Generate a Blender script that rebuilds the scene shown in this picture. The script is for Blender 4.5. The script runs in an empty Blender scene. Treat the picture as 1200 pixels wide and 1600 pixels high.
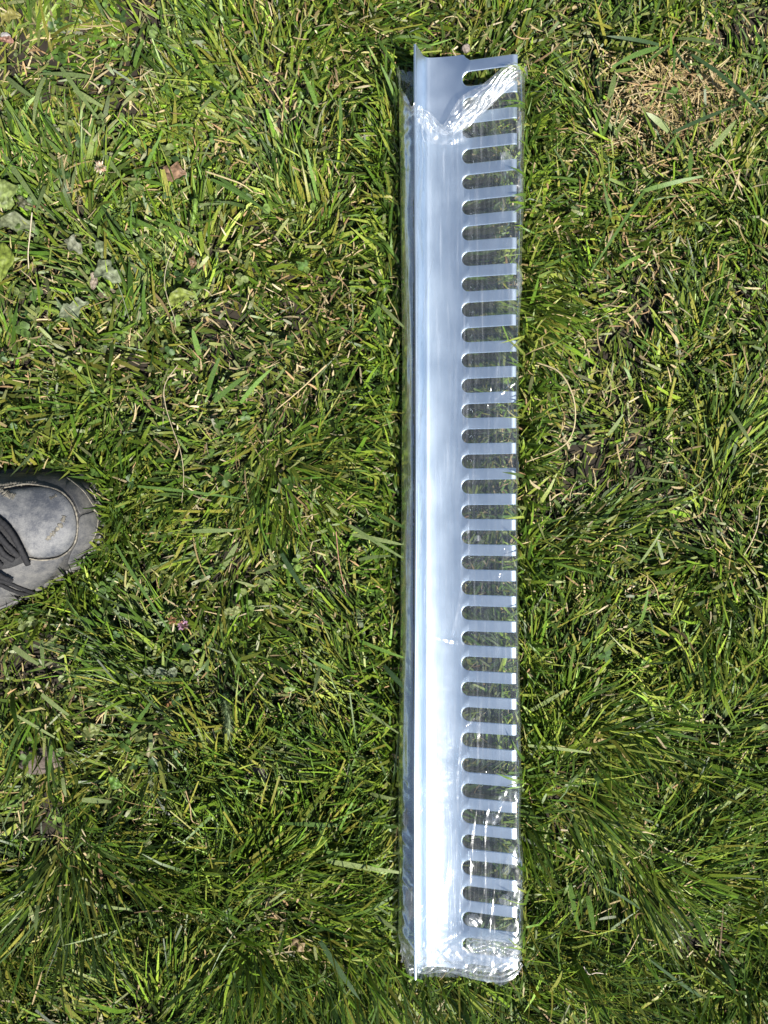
import bpy, bmesh, math, random
import numpy as np
from mathutils import Vector
from mathutils.bvhtree import BVHTree

S = bpy.context.scene
C = bpy.context.collection
R = math.radians
random.seed(7)
rng = np.random.default_rng(11)

# ------------------------------------------------------------------ camera, sky, sun, exposure
CAM_H = 0.84          # height of the lens above the soil (m)
FPX = 1440.0          # focal length in pixels of the 1200x1600 photograph
cam_data = bpy.data.cameras.new('camera')
cam = bpy.data.objects.new('camera', cam_data)
C.objects.link(cam)
cam.location = (0, 0, CAM_H)
cam.rotation_euler = (0, 0, 0)
cam_data.sensor_fit = 'VERTICAL'
cam_data.angle_y = 2 * math.atan(800.0 / FPX)
cam_data.clip_start = 0.01
cam_data.clip_end = 500
S.camera = cam

SUN_EL, SUN_AZ = 57.0, 34.0      # azimuth: from the bottom of the picture towards its right
sd = Vector((math.cos(R(SUN_EL)) * math.sin(R(SUN_AZ)), -math.cos(R(SUN_EL)) * math.cos(R(SUN_AZ)), math.sin(R(SUN_EL))))
world = bpy.data.worlds.new('World')
S.world = world
world.use_nodes = True
wn = world.node_tree
for n in list(wn.nodes):
    wn.nodes.remove(n)
sky = wn.nodes.new('ShaderNodeTexSky')
sky.sky_type = 'NISHITA'
sky.sun_disc = False
sky.sun_elevation = R(SUN_EL)
sky.sun_rotation = math.atan2(sd.x, sd.y)
sky.air_density = 1.0
sky.dust_density = 0.4
sky.ozone_density = 1.6
bg = wn.nodes.new('ShaderNodeBackground')
bg.inputs['Strength'].default_value = 0.062
wo = wn.nodes.new('ShaderNodeOutputWorld')
wn.links.new(sky.outputs[0], bg.inputs['Color'])
wn.links.new(bg.outputs[0], wo.inputs['Surface'])

sun_data = bpy.data.lights.new('sun', 'SUN')
sun_data.energy = 5.0
sun_data.angle = R(0.53)
sun_data.color = (1.0, 0.955, 0.88)
sun = bpy.data.objects.new('sun', sun_data)
sun.rotation_euler = sd.to_track_quat('Z', 'Y').to_euler()
sun.location = (1, -1, 3)
C.objects.link(sun)
S.view_settings.view_transform = 'Standard'
S.view_settings.look = 'None'
S.view_settings.gamma = 1
S.view_settings.exposure = 0.78
S.cycles.transparent_max_bounces = 24
S.cycles.max_bounces = 10

# ------------------------------------------------------------------ helpers
def X(px, z=0.03): return (px - 600.0) * (CAM_H - z) / FPX
def Y(py, z=0.03): return (800.0 - py) * (CAM_H - z) / FPX
def W(px, py, z=0.03): return Vector((X(px, z), Y(py, z), z))

def link(o, parent=None):
    C.objects.link(o)
    if parent: o.parent = parent
    return o

def tag(o, label=None, cat=None, group=None, kind=None):
    if label: o['label'] = label
    if cat: o['category'] = cat
    if group: o['group'] = group
    if kind: o['kind'] = kind
    return o

def empty(name, loc):
    o = bpy.data.objects.new(name, None)
    o.location = loc
    o.empty_display_size = 0.02
    return link(o)

def mesh_obj(name, verts, faces, mat, parent=None, smooth=False, cols=None, origin=None):
    me = bpy.data.meshes.new(name)
    v = np.asarray(verts, dtype=np.float32)
    if origin is not None:
        v = v - np.asarray(origin, dtype=np.float32)
    me.from_pydata(v.tolist(), [], [tuple(f) for f in faces])
    if cols is not None:
        a = me.color_attributes.new('tint', 'FLOAT_COLOR', 'POINT')
        c = np.ones((len(v), 4), dtype=np.float32); c[:, :3] = cols
        a.data.foreach_set('color', c.ravel())
    me.materials.append(mat)
    if smooth:
        me.polygons.foreach_set('use_smooth', [True] * len(me.polygons))
    me.update()
    o = bpy.data.objects.new(name, me)
    link(o, parent)
    if origin is not None and parent is None:
        o.location = origin
    return o

def quads_mesh(name, V, Q, cols, mat, smooth=True):
    """large mesh of quads from numpy arrays"""
    me = bpy.data.meshes.new(name)
    me.vertices.add(len(V)); me.loops.add(Q.size); me.polygons.add(len(Q))
    me.vertices.foreach_set('co', np.ascontiguousarray(V, dtype=np.float32).ravel())
    me.loops.foreach_set('vertex_index', Q.astype(np.int32).ravel())
    me.polygons.foreach_set('loop_start', np.arange(0, Q.size, Q.shape[1], dtype=np.int32))
    me.polygons.foreach_set('loop_total', np.full(len(Q), Q.shape[1], dtype=np.int32))
    me.polygons.foreach_set('use_smooth', np.full(len(Q), smooth, dtype=bool))
    a = me.color_attributes.new('tint', 'FLOAT_COLOR', 'POINT')
    c = np.ones((len(V), 4), dtype=np.float32); c[:, :3] = cols
    a.data.foreach_set('color', c.ravel())
    me.materials.append(mat)
    me.update(calc_edges=True)
    return me

def vnoise(x, y, scale, seed):
    """smooth value noise in [0,1]"""
    r = np.random.default_rng(seed).random((64, 64))
    u = np.asarray(x) / scale + 17.3; v = np.asarray(y) / scale + 29.1
    i = np.floor(u).astype(int); j = np.floor(v).astype(int)
    f = u - i; g = v - j
    f = f * f * (3 - 2 * f); g = g * g * (3 - 2 * g)
    a = r[i % 64, j % 64]; b = r[(i + 1) % 64, j % 64]; c = r[i % 64, (j + 1) % 64]; d = r[(i + 1) % 64, (j + 1) % 64]
    return (a * (1 - f) + b * f) * (1 - g) + (c * (1 - f) + d * f) * g

def fbm(x, y, scale, seed, octv=3):
    t = 0; amp = 1; tot = 0
    for k in range(octv):
        t = t + amp * vnoise(x, y, scale / 2 ** k, seed + k); tot += amp; amp *= 0.5
    return t / tot

# ------------------------------------------------------------------ materials
def new_mat(name):
    m = bpy.data.materials.new(name); m.use_nodes = True
    nt = m.node_tree
    for n in list(nt.nodes): nt.nodes.remove(n)
    out = nt.nodes.new('ShaderNodeOutputMaterial')
    return m, nt, out

def N(nt, t, **kw):
    n = nt.nodes.new(t)
    for k, v in kw.items():
        if k in n.inputs: n.inputs[k].default_value = v
        else: setattr(n, k, v)
    return n

def ramp(nt, fac, stops):
    r = nt.nodes.new('ShaderNodeValToRGB')
    el = r.color_ramp.elements
    while len(el) < len(stops): el.new(0.5)
    for e, (p, c) in zip(el, stops):
        e.position = p; e.color = (*c, 1) if len(c) == 3 else c
    nt.links.new(fac, r.inputs[0])
    return r

def leaf_mat(name, rough=0.42, trans=0.3, spec=0.5, scale=900, lo=0.75, hi=1.2):
    m, nt, out = new_mat(name)
    at = N(nt, 'ShaderNodeAttribute', attribute_name='tint')
    tc = N(nt, 'ShaderNodeTexCoord')
    no = N(nt, 'ShaderNodeTexNoise', Scale=scale, Detail=3.0)
    nt.links.new(tc.outputs['Object'], no.inputs['Vector'])
    rp = ramp(nt, no.outputs['Fac'], [(0.3, (lo, lo, lo * 0.96)), (0.7, (hi * 1.01, hi * 0.985, hi))])
    mx = N(nt, 'ShaderNodeMix', data_type='RGBA', blend_type='MULTIPLY')
    mx.inputs['Factor'].default_value = 1
    nt.links.new(at.outputs['Color'], mx.inputs['A']); nt.links.new(rp.outputs[0], mx.inputs['B'])
    p = N(nt, 'ShaderNodeBsdfPrincipled', Roughness=rough)
    p.inputs['Specular IOR Level'].default_value = spec
    nt.links.new(mx.outputs['Result'], p.inputs['Base Color'])
    bp = N(nt, 'ShaderNodeBump', Strength=0.25, Distance=0.0004)
    nt.links.new(no.outputs['Fac'], bp.inputs['Height']); nt.links.new(bp.outputs[0], p.inputs['Normal'])
    tl = N(nt, 'ShaderNodeBsdfTranslucent')
    hs = N(nt, 'ShaderNodeHueSaturation', Saturation=1.15, Value=1.15)
    nt.links.new(mx.outputs['Result'], hs.inputs['Color']); nt.links.new(hs.outputs[0], tl.inputs['Color'])
    ms = N(nt, 'ShaderNodeMixShader', Fac=trans)
    nt.links.new(p.outputs[0], ms.inputs[1]); nt.links.new(tl.outputs[0], ms.inputs[2])
    nt.links.new(ms.outputs[0], out.inputs['Surface'])
    return m

M_GRASS = leaf_mat('grass_blade', rough=0.46, trans=0.12, spec=0.40, lo=0.65, hi=1.25)
M_STRAW = leaf_mat('dry_straw', rough=0.6, trans=0.12, spec=0.3)
M_LEAF = leaf_mat('weed_leaf', rough=0.5, trans=0.25, spec=0.4, scale=260, lo=0.35, hi=1.5)

def soil_mat():
    m, nt, out = new_mat('soil')
    tc = N(nt, 'ShaderNodeTexCoord')
    n1 = N(nt, 'ShaderNodeTexNoise', Scale=60.0, Detail=8.0)
    n2 = N(nt, 'ShaderNodeTexNoise', Scale=1.3, Detail=6.0)
    for n in (n1, n2): nt.links.new(tc.outputs['Object'], n.inputs['Vector'])
    r1 = ramp(nt, n1.outputs['Fac'], [(0.3, (0.010, 0.008, 0.005)), (0.6, (0.028, 0.022, 0.014)), (0.8, (0.07, 0.055, 0.036))])
    r2 = ramp(nt, n2.outputs['Fac'], [(0.3, (0.03, 0.05, 0.012)), (0.7, (0.055, 0.075, 0.022))])
    # thatch takes over beyond the modelled blades: by real distance on the ground
    ln = N(nt, 'ShaderNodeVectorMath', operation='LENGTH')
    nt.links.new(tc.outputs['Object'], ln.inputs[0])
    mr = N(nt, 'ShaderNodeMapRange'); mr.inputs['From Min'].default_value = 1.8; mr.inputs['From Max'].default_value = 2.4
    nt.links.new(ln.outputs['Value'], mr.inputs['Value'])
    mx = N(nt, 'ShaderNodeMix', data_type='RGBA')
    nt.links.new(mr.outputs[0], mx.inputs['Factor']); nt.links.new(r1.outputs[0], mx.inputs['A']); nt.links.new(r2.outputs[0], mx.inputs['B'])
    p = N(nt, 'ShaderNodeBsdfPrincipled', Roughness=0.95)
    nt.links.new(mx.outputs['Result'], p.inputs['Base Color'])
    bp = N(nt, 'ShaderNodeBump', Strength=0.8, Distance=0.006)
    nt.links.new(n1.outputs['Fac'], bp.inputs['Height']); nt.links.new(bp.outputs[0], p.inputs['Normal'])
    nt.links.new(p.outputs[0], out.inputs['Surface'])
    return m
M_SOIL = soil_mat()

def metal_mat():
    m, nt, out = new_mat('galvanised_metal')
    tc = N(nt, 'ShaderNodeTexCoord')
    mp = N(nt, 'ShaderNodeMapping'); mp.inputs['Scale'].default_value = (900, 6, 900)
    nt.links.new(tc.outputs['Object'], mp.inputs['Vector'])
    n1 = N(nt, 'ShaderNodeTexNoise', Scale=1.0, Detail=4.0)
    nt.links.new(mp.outputs[0], n1.inputs['Vector'])
    n2 = N(nt, 'ShaderNodeTexNoise', Scale=35.0, Detail=4.0)
    nt.links.new(tc.outputs['Object'], n2.inputs['Vector'])
    c = ramp(nt, n2.outputs['Fac'], [(0.3, (0.60, 0.70, 0.81)), (0.7, (0.69, 0.78, 0.88))])
    r = N(nt, 'ShaderNodeMapRange'); r.inputs['To Min'].default_value = 0.33; r.inputs['To Max'].default_value = 0.47
    nt.links.new(n2.outputs['Fac'], r.inputs['Value'])
    p = N(nt, 'ShaderNodeBsdfPrincipled', Metallic=1.0)
    pass
    nt.links.new(c.outputs[0], p.inputs['Base Color']); nt.links.new(r.outputs[0], p.inputs['Roughness'])
    bp = N(nt, 'ShaderNodeBump', Strength=0.12, Distance=0.0003)
    nt.links.new(n1.outputs['Fac'], bp.inputs['Height']); nt.links.new(bp.outputs[0], p.inputs['Normal'])
    nt.links.new(p.outputs[0], out.inputs['Surface'])
    return m
M_METAL = metal_mat()

def film_mat(name, milk=0.05, gloss=0.10, rough=0.10, bump=0.35):
    m, nt, out = new_mat(name)
    tc = N(nt, 'ShaderNodeTexCoord')
    mp = N(nt, 'ShaderNodeMapping'); mp.inputs['Scale'].default_value = (420, 14, 420)
    nt.links.new(tc.outputs['Object'], mp.inputs['Vector'])
    st = N(nt, 'ShaderNodeTexNoise', Scale=1.0, Detail=5.0)
    nt.links.new(mp.outputs[0], st.inputs['Vector'])
    n2 = N(nt, 'ShaderNodeTexNoise', Scale=70.0, Detail=5.0)
    nt.links.new(tc.outputs['Object'], n2.inputs['Vector'])
    add = N(nt, 'ShaderNodeMath', operation='ADD')
    nt.links.new(st.outputs['Fac'], add.inputs[0]); nt.links.new(n2.outputs['Fac'], add.inputs[1])
    bp = N(nt, 'ShaderNodeBump', Strength=bump, Distance=0.001)
    nt.links.new(add.outputs[0], bp.inputs['Height'])
    tr = N(nt, 'ShaderNodeBsdfTransparent'); tr.inputs['Color'].default_value = (0.93, 0.945, 0.95, 1)
    gl = N(nt, 'ShaderNodeBsdfGlossy', Roughness=rough); gl.inputs['Color'].default_value = (0.95, 0.97, 1, 1)
    nt.links.new(bp.outputs[0], gl.inputs['Normal'])
    lw = N(nt, 'ShaderNodeFresnel', IOR=1.5)
    ma = N(nt, 'ShaderNodeMath', operation='MULTIPLY_ADD'); ma.inputs[1].default_value = 0.4; ma.inputs[2].default_value = gloss
    ma.use_clamp = True
    nt.links.new(lw.outputs[0], ma.inputs[0])
    m1 = N(nt, 'ShaderNodeMixShader'); nt.links.new(ma.outputs[0], m1.inputs[0])
    nt.links.new(tr.outputs[0], m1.inputs[1]); nt.links.new(gl.outputs[0], m1.inputs[2])
    df = N(nt, 'ShaderNodeBsdfDiffuse'); df.inputs['Color'].default_value = (0.8, 0.82, 0.85, 1)
    tl = N(nt, 'ShaderNodeBsdfTranslucent'); tl.inputs['Color'].default_value = (0.8, 0.82, 0.85, 1)
    dm = N(nt, 'ShaderNodeMixShader', Fac=0.5); nt.links.new(df.outputs[0], dm.inputs[1]); nt.links.new(tl.outputs[0], dm.inputs[2])
    rm = ramp(nt, st.outputs['Fac'], [(0.42, (milk * 0.5,) * 3), (0.62, (milk * 1.4,) * 3), (0.72, (milk * 4.0,) * 3)])
    m2 = N(nt, 'ShaderNodeMixShader'); nt.links.new(rm.outputs[0], m2.inputs[0])
    nt.links.new(m1.outputs[0], m2.inputs[1]); nt.links.new(dm.outputs[0], m2.inputs[2])
    nt.links.new(m2.outputs[0], out.inputs['Surface'])
    return m
M_FILM = film_mat('clear_film', 0.048, 0.065, 0.18, 0.40)
M_FILM_L = film_mat('doubled_film', 0.05, 0.34, 0.20, 0.25)
M_FILM_C = film_mat('crumpled_film', 0.16, 0.13, 0.24, 0.10)

def shoe_mat(name, base, dust, lo, hi, rough=0.5, scale=55, bump=0.3):
    m, nt, out = new_mat(name)
    tc = N(nt, 'ShaderNodeTexCoord')
    n1 = N(nt, 'ShaderNodeTexNoise', Scale=float(scale), Detail=9.0); n1.inputs['Roughness'].default_value = 0.68
    n2 = N(nt, 'ShaderNodeTexNoise', Scale=900.0, Detail=3.0)
    n3 = N(nt, 'ShaderNodeTexNoise', Scale=14.0, Detail=4.0)
    for n in (n1, n2, n3): nt.links.new(tc.outputs['Object'], n.inputs['Vector'])
    ad = N(nt, 'ShaderNodeMath', operation='MULTIPLY_ADD'); ad.inputs[1].default_value = 0.45
    nt.links.new(n3.outputs['Fac'], ad.inputs[0])
    n1m = N(nt, 'ShaderNodeMath', operation='MULTIPLY_ADD'); n1m.inputs[1].default_value = 0.5; 
    nt.links.new(n1.outputs['Fac'], n1m.inputs[0])
    n2m = N(nt, 'ShaderNodeMath', operation='MULTIPLY'); n2m.inputs[1].default_value = 0.18
    nt.links.new(n2.outputs['Fac'], n2m.inputs[0])
    nt.links.new(n2m.outputs[0], n1m.inputs[2]); nt.links.new(n1m.outputs[0], ad.inputs[2])
    rf = ramp(nt, ad.outputs[0], [(lo, (0, 0, 0)), (hi, (1, 1, 1))])
    mx = N(nt, 'ShaderNodeMix', data_type='RGBA')
    mx.inputs['A'].default_value = (*base, 1); mx.inputs['B'].default_value = (*dust, 1)
    nt.links.new(rf.outputs[0], mx.inputs['Factor'])
    p = N(nt, 'ShaderNodeBsdfPrincipled', Roughness=rough)
    nt.links.new(mx.outputs['Result'], p.inputs['Base Color'])
    bp = N(nt, 'ShaderNodeBump', Strength=bump, Distance=0.0006)
    nt.links.new(ad.outputs[0], bp.inputs['Height']); nt.links.new(bp.outputs[0], p.inputs['Normal'])
    nt.links.new(p.outputs[0], out.inputs['Surface'])
    return m
M_LEATHER = shoe_mat('dusty_leather', (0.058, 0.063, 0.075), (0.29, 0.285, 0.27), 0.45, 0.80, 0.55, 110, 1.0)
M_SIDE = shoe_mat('dusty_side', (0.05, 0.052, 0.058), (0.21, 0.20, 0.18), 0.50, 0.82, 0.65, 130, 1.0)
M_RUBBER = shoe_mat('rubber', (0.030, 0.031, 0.034), (0.17, 0.16, 0.14), 0.52, 0.82, 0.6, 75, 0.7)
M_SEAM = shoe_mat('dried_mud_seam', (0.06, 0.057, 0.05), (0.30, 0.27, 0.21), 0.46, 0.66, 0.9, 260, 0.8)
M_LACE = shoe_mat('lace', (0.008, 0.008, 0.010), (0.07, 0.065, 0.06), 0.60, 0.95, 0.8, 300, 1.0)
M_DARK = shoe_mat('dark_mesh', (0.012, 0.012, 0.014), (0.05, 0.05, 0.05), 0.5, 0.8, 0.85, 300, 0.8)

# ------------------------------------------------------------------ ground
gv = [(-60, -60, 0), (60, -60, 0), (60, 60, 0), (-60, 60, 0)]
g = mesh_obj('ground', gv, [(0, 1, 2, 3)], M_SOIL); tag(g, kind='structure')

# ------------------------------------------------------------------ metal panel geometry constants
TH = R(18.5)
XB, ZB = 0.0354, 0.0335          # inner bend line
XT = 0.1118                      # finger tips
XS = 0.0676                      # closed ends of the slots
PITCH, RS, CH = 0.02188, 0.0061, 0.0006
NS = 35
THK = 0.0012
def bow(y): return 0.009 * (y / 0.39) ** 2
TA0, TA1 = math.tan(R(0.0)), math.tan(TH)
def pz(x):
    u = (x - XB) / (XS - XB)
    if u <= 1: return ZB + (XS - XB) * (TA0 * u + (TA1 - TA0) * u * u / 2)
    return ZB + (XS - XB) * (TA0 + TA1) / 2 + (x - XS) * TA1
def pt(x, y, dz=0.0): return (x, y, pz(x) + bow(y) + dz)

# shoe outline in the plan (in the photo's pixels at z = 0.05), toe first, clockwise
SH = [(148, 800), (145, 772), (133, 748), (105, 734), (60, 727), (0, 728), (-90, 736), (-200, 748), (-320, 765), (-410, 790), (-448, 840),
      (-430, 895), (-350, 930), (-240, 955), (-130, 978), (-60, 975), (0, 952), (60, 921), (105, 893), (135, 863), (152, 832)]
def catmull_closed(P, n):
    P = np.array(P, float); m = len(P); out = []
    per = n // m + 1
    for i in range(m):
        p0, p1, p2, p3 = P[i - 1], P[i], P[(i + 1) % m], P[(i + 2) % m]
        for k in range(per):
            t = k / per
            out.append(0.5 * ((2 * p1) + (-p0 + p2) * t + (2 * p0 - 5 * p1 + 4 * p2 - p3) * t * t + (-p0 + 3 * p1 - 3 * p2 + p3) * t ** 3))
    return np.array(out)
def catmull(P, n):
    P = np.array(P, float); Q = np.vstack([2 * P[0] - P[1], P, 2 * P[-1] - P[-2]]); out = []
    m = len(P) - 1
    for k in range(n + 1):
        s = k / n * m; i = min(int(s), m - 1); t = s - i
        p0, p1, p2, p3 = Q[i], Q[i + 1], Q[i + 2], Q[i + 3]
        out.append(0.5 * ((2 * p1) + (-p0 + p2) * t + (2 * p0 - 5 * p1 + 4 * p2 - p3) * t * t + (-p0 + 3 * p1 - 3 * p2 + p3) * t ** 3))
    return np.array(out)
shoe_px = catmull_closed(SH, 168)
shoe_xy = np.column_stack([(shoe_px[:, 0] - 600) * 0.79 / FPX, (800 - shoe_px[:, 1]) * 0.79 / FPX])

def inside_poly(x, y, poly):
    x = np.asarray(x); y = np.asarray(y); r = np.zeros(x.shape, bool)
    n = len(poly); j = n - 1
    for i in range(n):
        xi, yi = poly[i]; xj, yj = poly[j]
        c = ((yi > y) != (yj > y)) & (x < (xj - xi) * (y - yi) / (yj - yi + 1e-12) + xi)
        r ^= c; j = i
    return r
shoe_c = shoe_xy.mean(0)
shoe_core = shoe_c + (shoe_xy - shoe_c) * 0.965

# ------------------------------------------------------------------ grass
def clamp_heights(P, blade_rand):
    """press blades that run under the wrapped panel or the shoe; P (...,3)"""
    x, y, z = P[..., 0], P[..., 1], P[..., 2]
    # the wrapped panel
    inx = (x > 0.0130) & (x < 0.1165); iny = (y > -0.402) & (y < 0.392)
    under = 0.010 + 0.17 * np.clip(x - 0.022, 0, 1)
    m = inx & iny
    lim = np.where(m, under * (0.55 + 0.45 * blade_rand), 9)
    # the first centimetre to either side is only partly pushed down
    e = (~m) & (x > 0.004) & (x < 0.124) & (y > -0.41) & (y < 0.40)
    lim = np.where(e, 0.026 + 0.022 * blade_rand, lim)
    z = np.minimum(z, lim)
    s = inside_poly(x, y, shoe_core)
    z = np.where(s, np.minimum(z, 0.003), z)
    P[..., 2] = z
    return P

def make_blades(bx, by, az, L, w, tilt, curl, roll, col, rows=5, z0=0.0, wander=None, tip=None, clamp=True, basecol=None, keep_over=None):
    n = len(bx)
    s = np.linspace(0, 1, rows)
    phi = tilt[:, None] + curl[:, None] * s[None, :]
    azs = az[:, None] + (wander[:, None] if wander is not None else 0) * s[None, :]
    step = (L / (rows - 1))[:, None]
    d = np.stack([np.sin(phi) * np.cos(azs), np.sin(phi) * np.sin(azs), np.cos(phi)], -1)
    dm = 0.5 * (d[:, 1:] + d[:, :-1])
    P = np.zeros((n, rows, 3)); P[:, 0, 0] = bx; P[:, 0, 1] = by; P[:, 0, 2] = z0
    P[:, 1:] = P[:, :1] + np.cumsum(dm * step[..., None], 1)
    P[..., 2] = np.maximum(P[..., 2], 0.0015 + 0.004 * rng.random((n, 1)))
    if clamp:
        br = rng.random((n, 1))
        Q = clamp_heights(P.copy(), br)
        if keep_over is not None:
            P = np.where(keep_over[:, None, None], P, Q)
        else: P = Q
    side = np.stack([-np.sin(azs), np.cos(azs), np.zeros_like(azs)], -1)
    nor = np.cross(d, side)
    ro = roll[:, None, None] * (0.4 + 0.9 * s)[None, :, None]
    sv = side * np.cos(ro) + nor * np.sin(ro)
    prof = np.interp(s, [0, 0.25, 0.6, 0.85, 1], [0.7, 1, 0.92, 0.6, 0.0])[None, :] * np.ones((n, 1))
    if tip is not None: prof[:, -1] = np.maximum(prof[:, -1], tip); prof[:, -2] = np.maximum(prof[:, -2], tip)
    prof[:, -1] = np.maximum(prof[:, -1], 0.05)
    hw = 0.5 * w[:, None, None] * prof[..., None]
    V = np.stack([P - sv * hw, P + sv * hw], 2).reshape(n * rows * 2, 3)
    base = (np.arange(n) * rows * 2)[:, None] + (np.arange(rows - 1) * 2)[None, :]
    Q = np.stack([base, base + 1, base + 3, base + 2], -1).reshape(-1, 4)
    if basecol is None: basecol = col
    mixs = np.clip(1 - s * 2.6, 0, 1)[None, :, None]
    cc = col[:, None, :] * (1 - mixs) + basecol[:, None, :] * mixs
    cc = np.repeat(cc[:, :, None, :], 2, 2).reshape(-1, 3)
    return V, Q, cc

def join(parts):
    V, Q, Cc = [], [], []; o = 0
    for v, q, c in parts:
        V.append(v); Q.append(q + o); Cc.append(c); o += len(v)
    return np.concatenate(V), np.concatenate(Q), np.concatenate(Cc)

# greens: linear albedo
GREENS = np.array([[0.064, 0.126, 0.011], [0.102, 0.172, 0.015], [0.042, 0.088, 0.011], [0.138, 0.198, 0.020], [0.060, 0.108, 0.020], [0.175, 0.215, 0.036]])
PALE = np.array([[0.17, 0.22, 0.045], [0.13, 0.19, 0.035], [0.21, 0.24, 0.07], [0.10, 0.16, 0.03], [0.17, 0.19, 0.07]])
TAN = np.array([[0.36, 0.27, 0.12], [0.42, 0.33, 0.17], [0.27, 0.18, 0.09], [0.33, 0.27, 0.12], [0.46, 0.38, 0.22]])

def lawn(x0, x1, y0, y1, dens=1.0, detail=True):
    """green blades in tufts, clippings, straw; returns (green parts, straw parts)"""
    A = (x1 - x0) * (y1 - y0)
    U = lambda n, a=0, b=1: rng.uniform(a, b, n)
    # tufts
    nt_ = int(A * 3300 * dens)
    tx, ty = U(nt_, x0, x1), U(nt_, y0, y1)
    # photo coordinates of the tufts, for the regional look
    fx = 600 + tx * FPX / 0.81; fy = 800 - ty * FPX / 0.81
    coarse = np.clip((430 - fx) / 260, 0, 1) * np.clip((1350 - fy) / 300, 0, 1)          # upper left: clover, clippings, broad weeds
    long_ = np.clip((fy - 850) / 450, 0, 1)                                              # lower part: longer, sleeker grass
    lean = (fbm(tx, ty, 0.11, 3) * 4 - 2) * math.pi
    lmag = np.clip(fbm(tx, ty, 0.09, 21) * 1.9 - 0.15 + 0.35 * long_, 0.15, 1.5)
    relief = np.clip(fbm(tx, ty, 0.062, 61, 2) * 2.4 - 0.7, 0, 1)      # 0 hollow, 1 hummock
    tcol = rng.integers(0, len(GREENS), nt_)
    tb = 0.75 + 0.55 * fbm(tx, ty, 0.16, 31) 
    nb = np.maximum(3, (rng.poisson(24, nt_) * (1 - 0.45 * coarse) * (0.9 + 0.35 * long_) * (0.75 + 0.50 * relief))).astype(int)
    idx = np.repeat(np.arange(nt_), nb); n = len(idx)
    sp = 0.011
    dx, dy = rng.normal(0, sp, n), rng.normal(0, sp, n)
    bx, by = tx[idx] + dx, ty[idx] + dy
    rad = np.arctan2(dy, dx) + rng.normal(0, 0.5, n)
    vx = np.cos(rad) * 0.5 + np.cos(lean[idx]) * lmag[idx] * 1.5 + rng.normal(0, 0.33, n)
    vy = np.sin(rad) * 0.5 + np.sin(lean[idx]) * lmag[idx] * 1.5 + rng.normal(0, 0.33, n)
    az = np.arctan2(vy, vx)
    tilt = np.clip(rng.normal(0.48, 0.28, n) + 0.25 * lmag[idx], 0.05, 1.35)
    curl = np.clip(rng.normal(0.65, 0.5, n), -0.1, 2.1)
    L = rng.uniform(0.020, 0.056, n) * (1 + 0.42 * long_[idx]) * (0.62 + 0.66 * relief[idx])
    w = np.clip(rng.lognormal(math.log(0.0019), 0.40, n), 0.0009, 0.0048) * (1 + 0.18 * coarse[idx]) * (1 - 0.10 * long_[idx])
    col = GREENS[np.where(rng.random(n) < 0.55, tcol[idx], rng.integers(0, len(GREENS), n))]
    col = col * tb[idx][:, None] * rng.lognormal(-0.08, 0.46, n)[:, None].clip(0.35, 2.1)
    yel = rng.random(n) < 0.10
    col = np.where(yel[:, None], np.array([0.22, 0.22, 0.035]) * rng.uniform(0.7, 1.2, n)[:, None], col)
    bc = col * 0.6 + np.array([0.16, 0.15, 0.06]) * 0.4
    tip = np.where(rng.random(n) < 0.35, 0.65, 0.05)
    roll = rng.normal(0, 0.55, n)
    green = [make_blades(bx, by, az, L, w, tilt, curl, roll, col, rows=5, wander=rng.normal(0, 0.35, n), tip=tip, basecol=bc)]
    # clippings lying on top, pale undersides showing
    m = int(A * 13000 * dens)
    cx, cy = U(m, x0, x1), U(m, y0, y1)
    cfx = 600 + cx * FPX / 0.81; cfy = 800 - cy * FPX / 0.81
    pr = 0.25 + 0.75 * np.clip((520 - cfx) / 350, 0, 1) * np.clip((1300 - cfy) / 300, 0, 1)
    pr = np.maximum(pr, 0.5 * np.clip((450 - cfy) / 300, 0, 1))
    k = rng.random(m) < pr * (0.4 + 1.0 * fbm(cx, cy, 0.09, 44))
    cx, cy = cx[k], cy[k]; m = len(cx)
    cc = PALE[rng.integers(0, len(PALE), m)] * rng.uniform(0.45, 1.1, m)[:, None]
    green.append(make_blades(cx, cy, U(m, 0, 6.283), U(m, 0.006, 0.019), U(m, 0.0012, 0.0034), np.full(m, math.pi / 2) + rng.normal(0, 0.28, m),
                             rng.normal(0, 0.35, m), rng.normal(0, 0.5, m), cc, rows=4, z0=U(m, 0.008, 0.034), tip=U(m, 0.15, 0.7)))
    # straw and thatch
    m = int(A * 21000 * dens)
    sx, sy = U(m, x0, x1), U(m, y0, y1)
    sfx = 600 + sx * FPX / 0.81; sfy = 800 - sy * FPX / 0.81
    pr = 0.42 + 0.5 * (fbm(sx, sy, 0.08, 77) - 0.45) + 0.16 * np.clip((700 - sfy) / 400, 0, 1) - 0.12 * np.clip((sfy - 900) / 400, 0, 1)
    bare = np.exp(-(((sfx - 1055) / 95) ** 2 + ((sfy - 128) / 50) ** 2))
    dry2 = np.exp(-(((sfx - 330) / 90) ** 2 + ((sfy - 235) / 40) ** 2)) * 0.5
    pr = pr + bare * 0.35 + dry2 * 0.15
    k = rng.random(m) < np.clip(pr, 0.05, 1)
    sx, sy, bare = sx[k], sy[k], bare[k]; m = len(sx)
    cc = TAN[rng.integers(0, len(TAN), m)] * rng.uniform(0.35, 1.25, m)[:, None]
    z0 = np.abs(rng.normal(0.0, 0.011, m)) + 0.003 + 0.010 * bare
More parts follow.
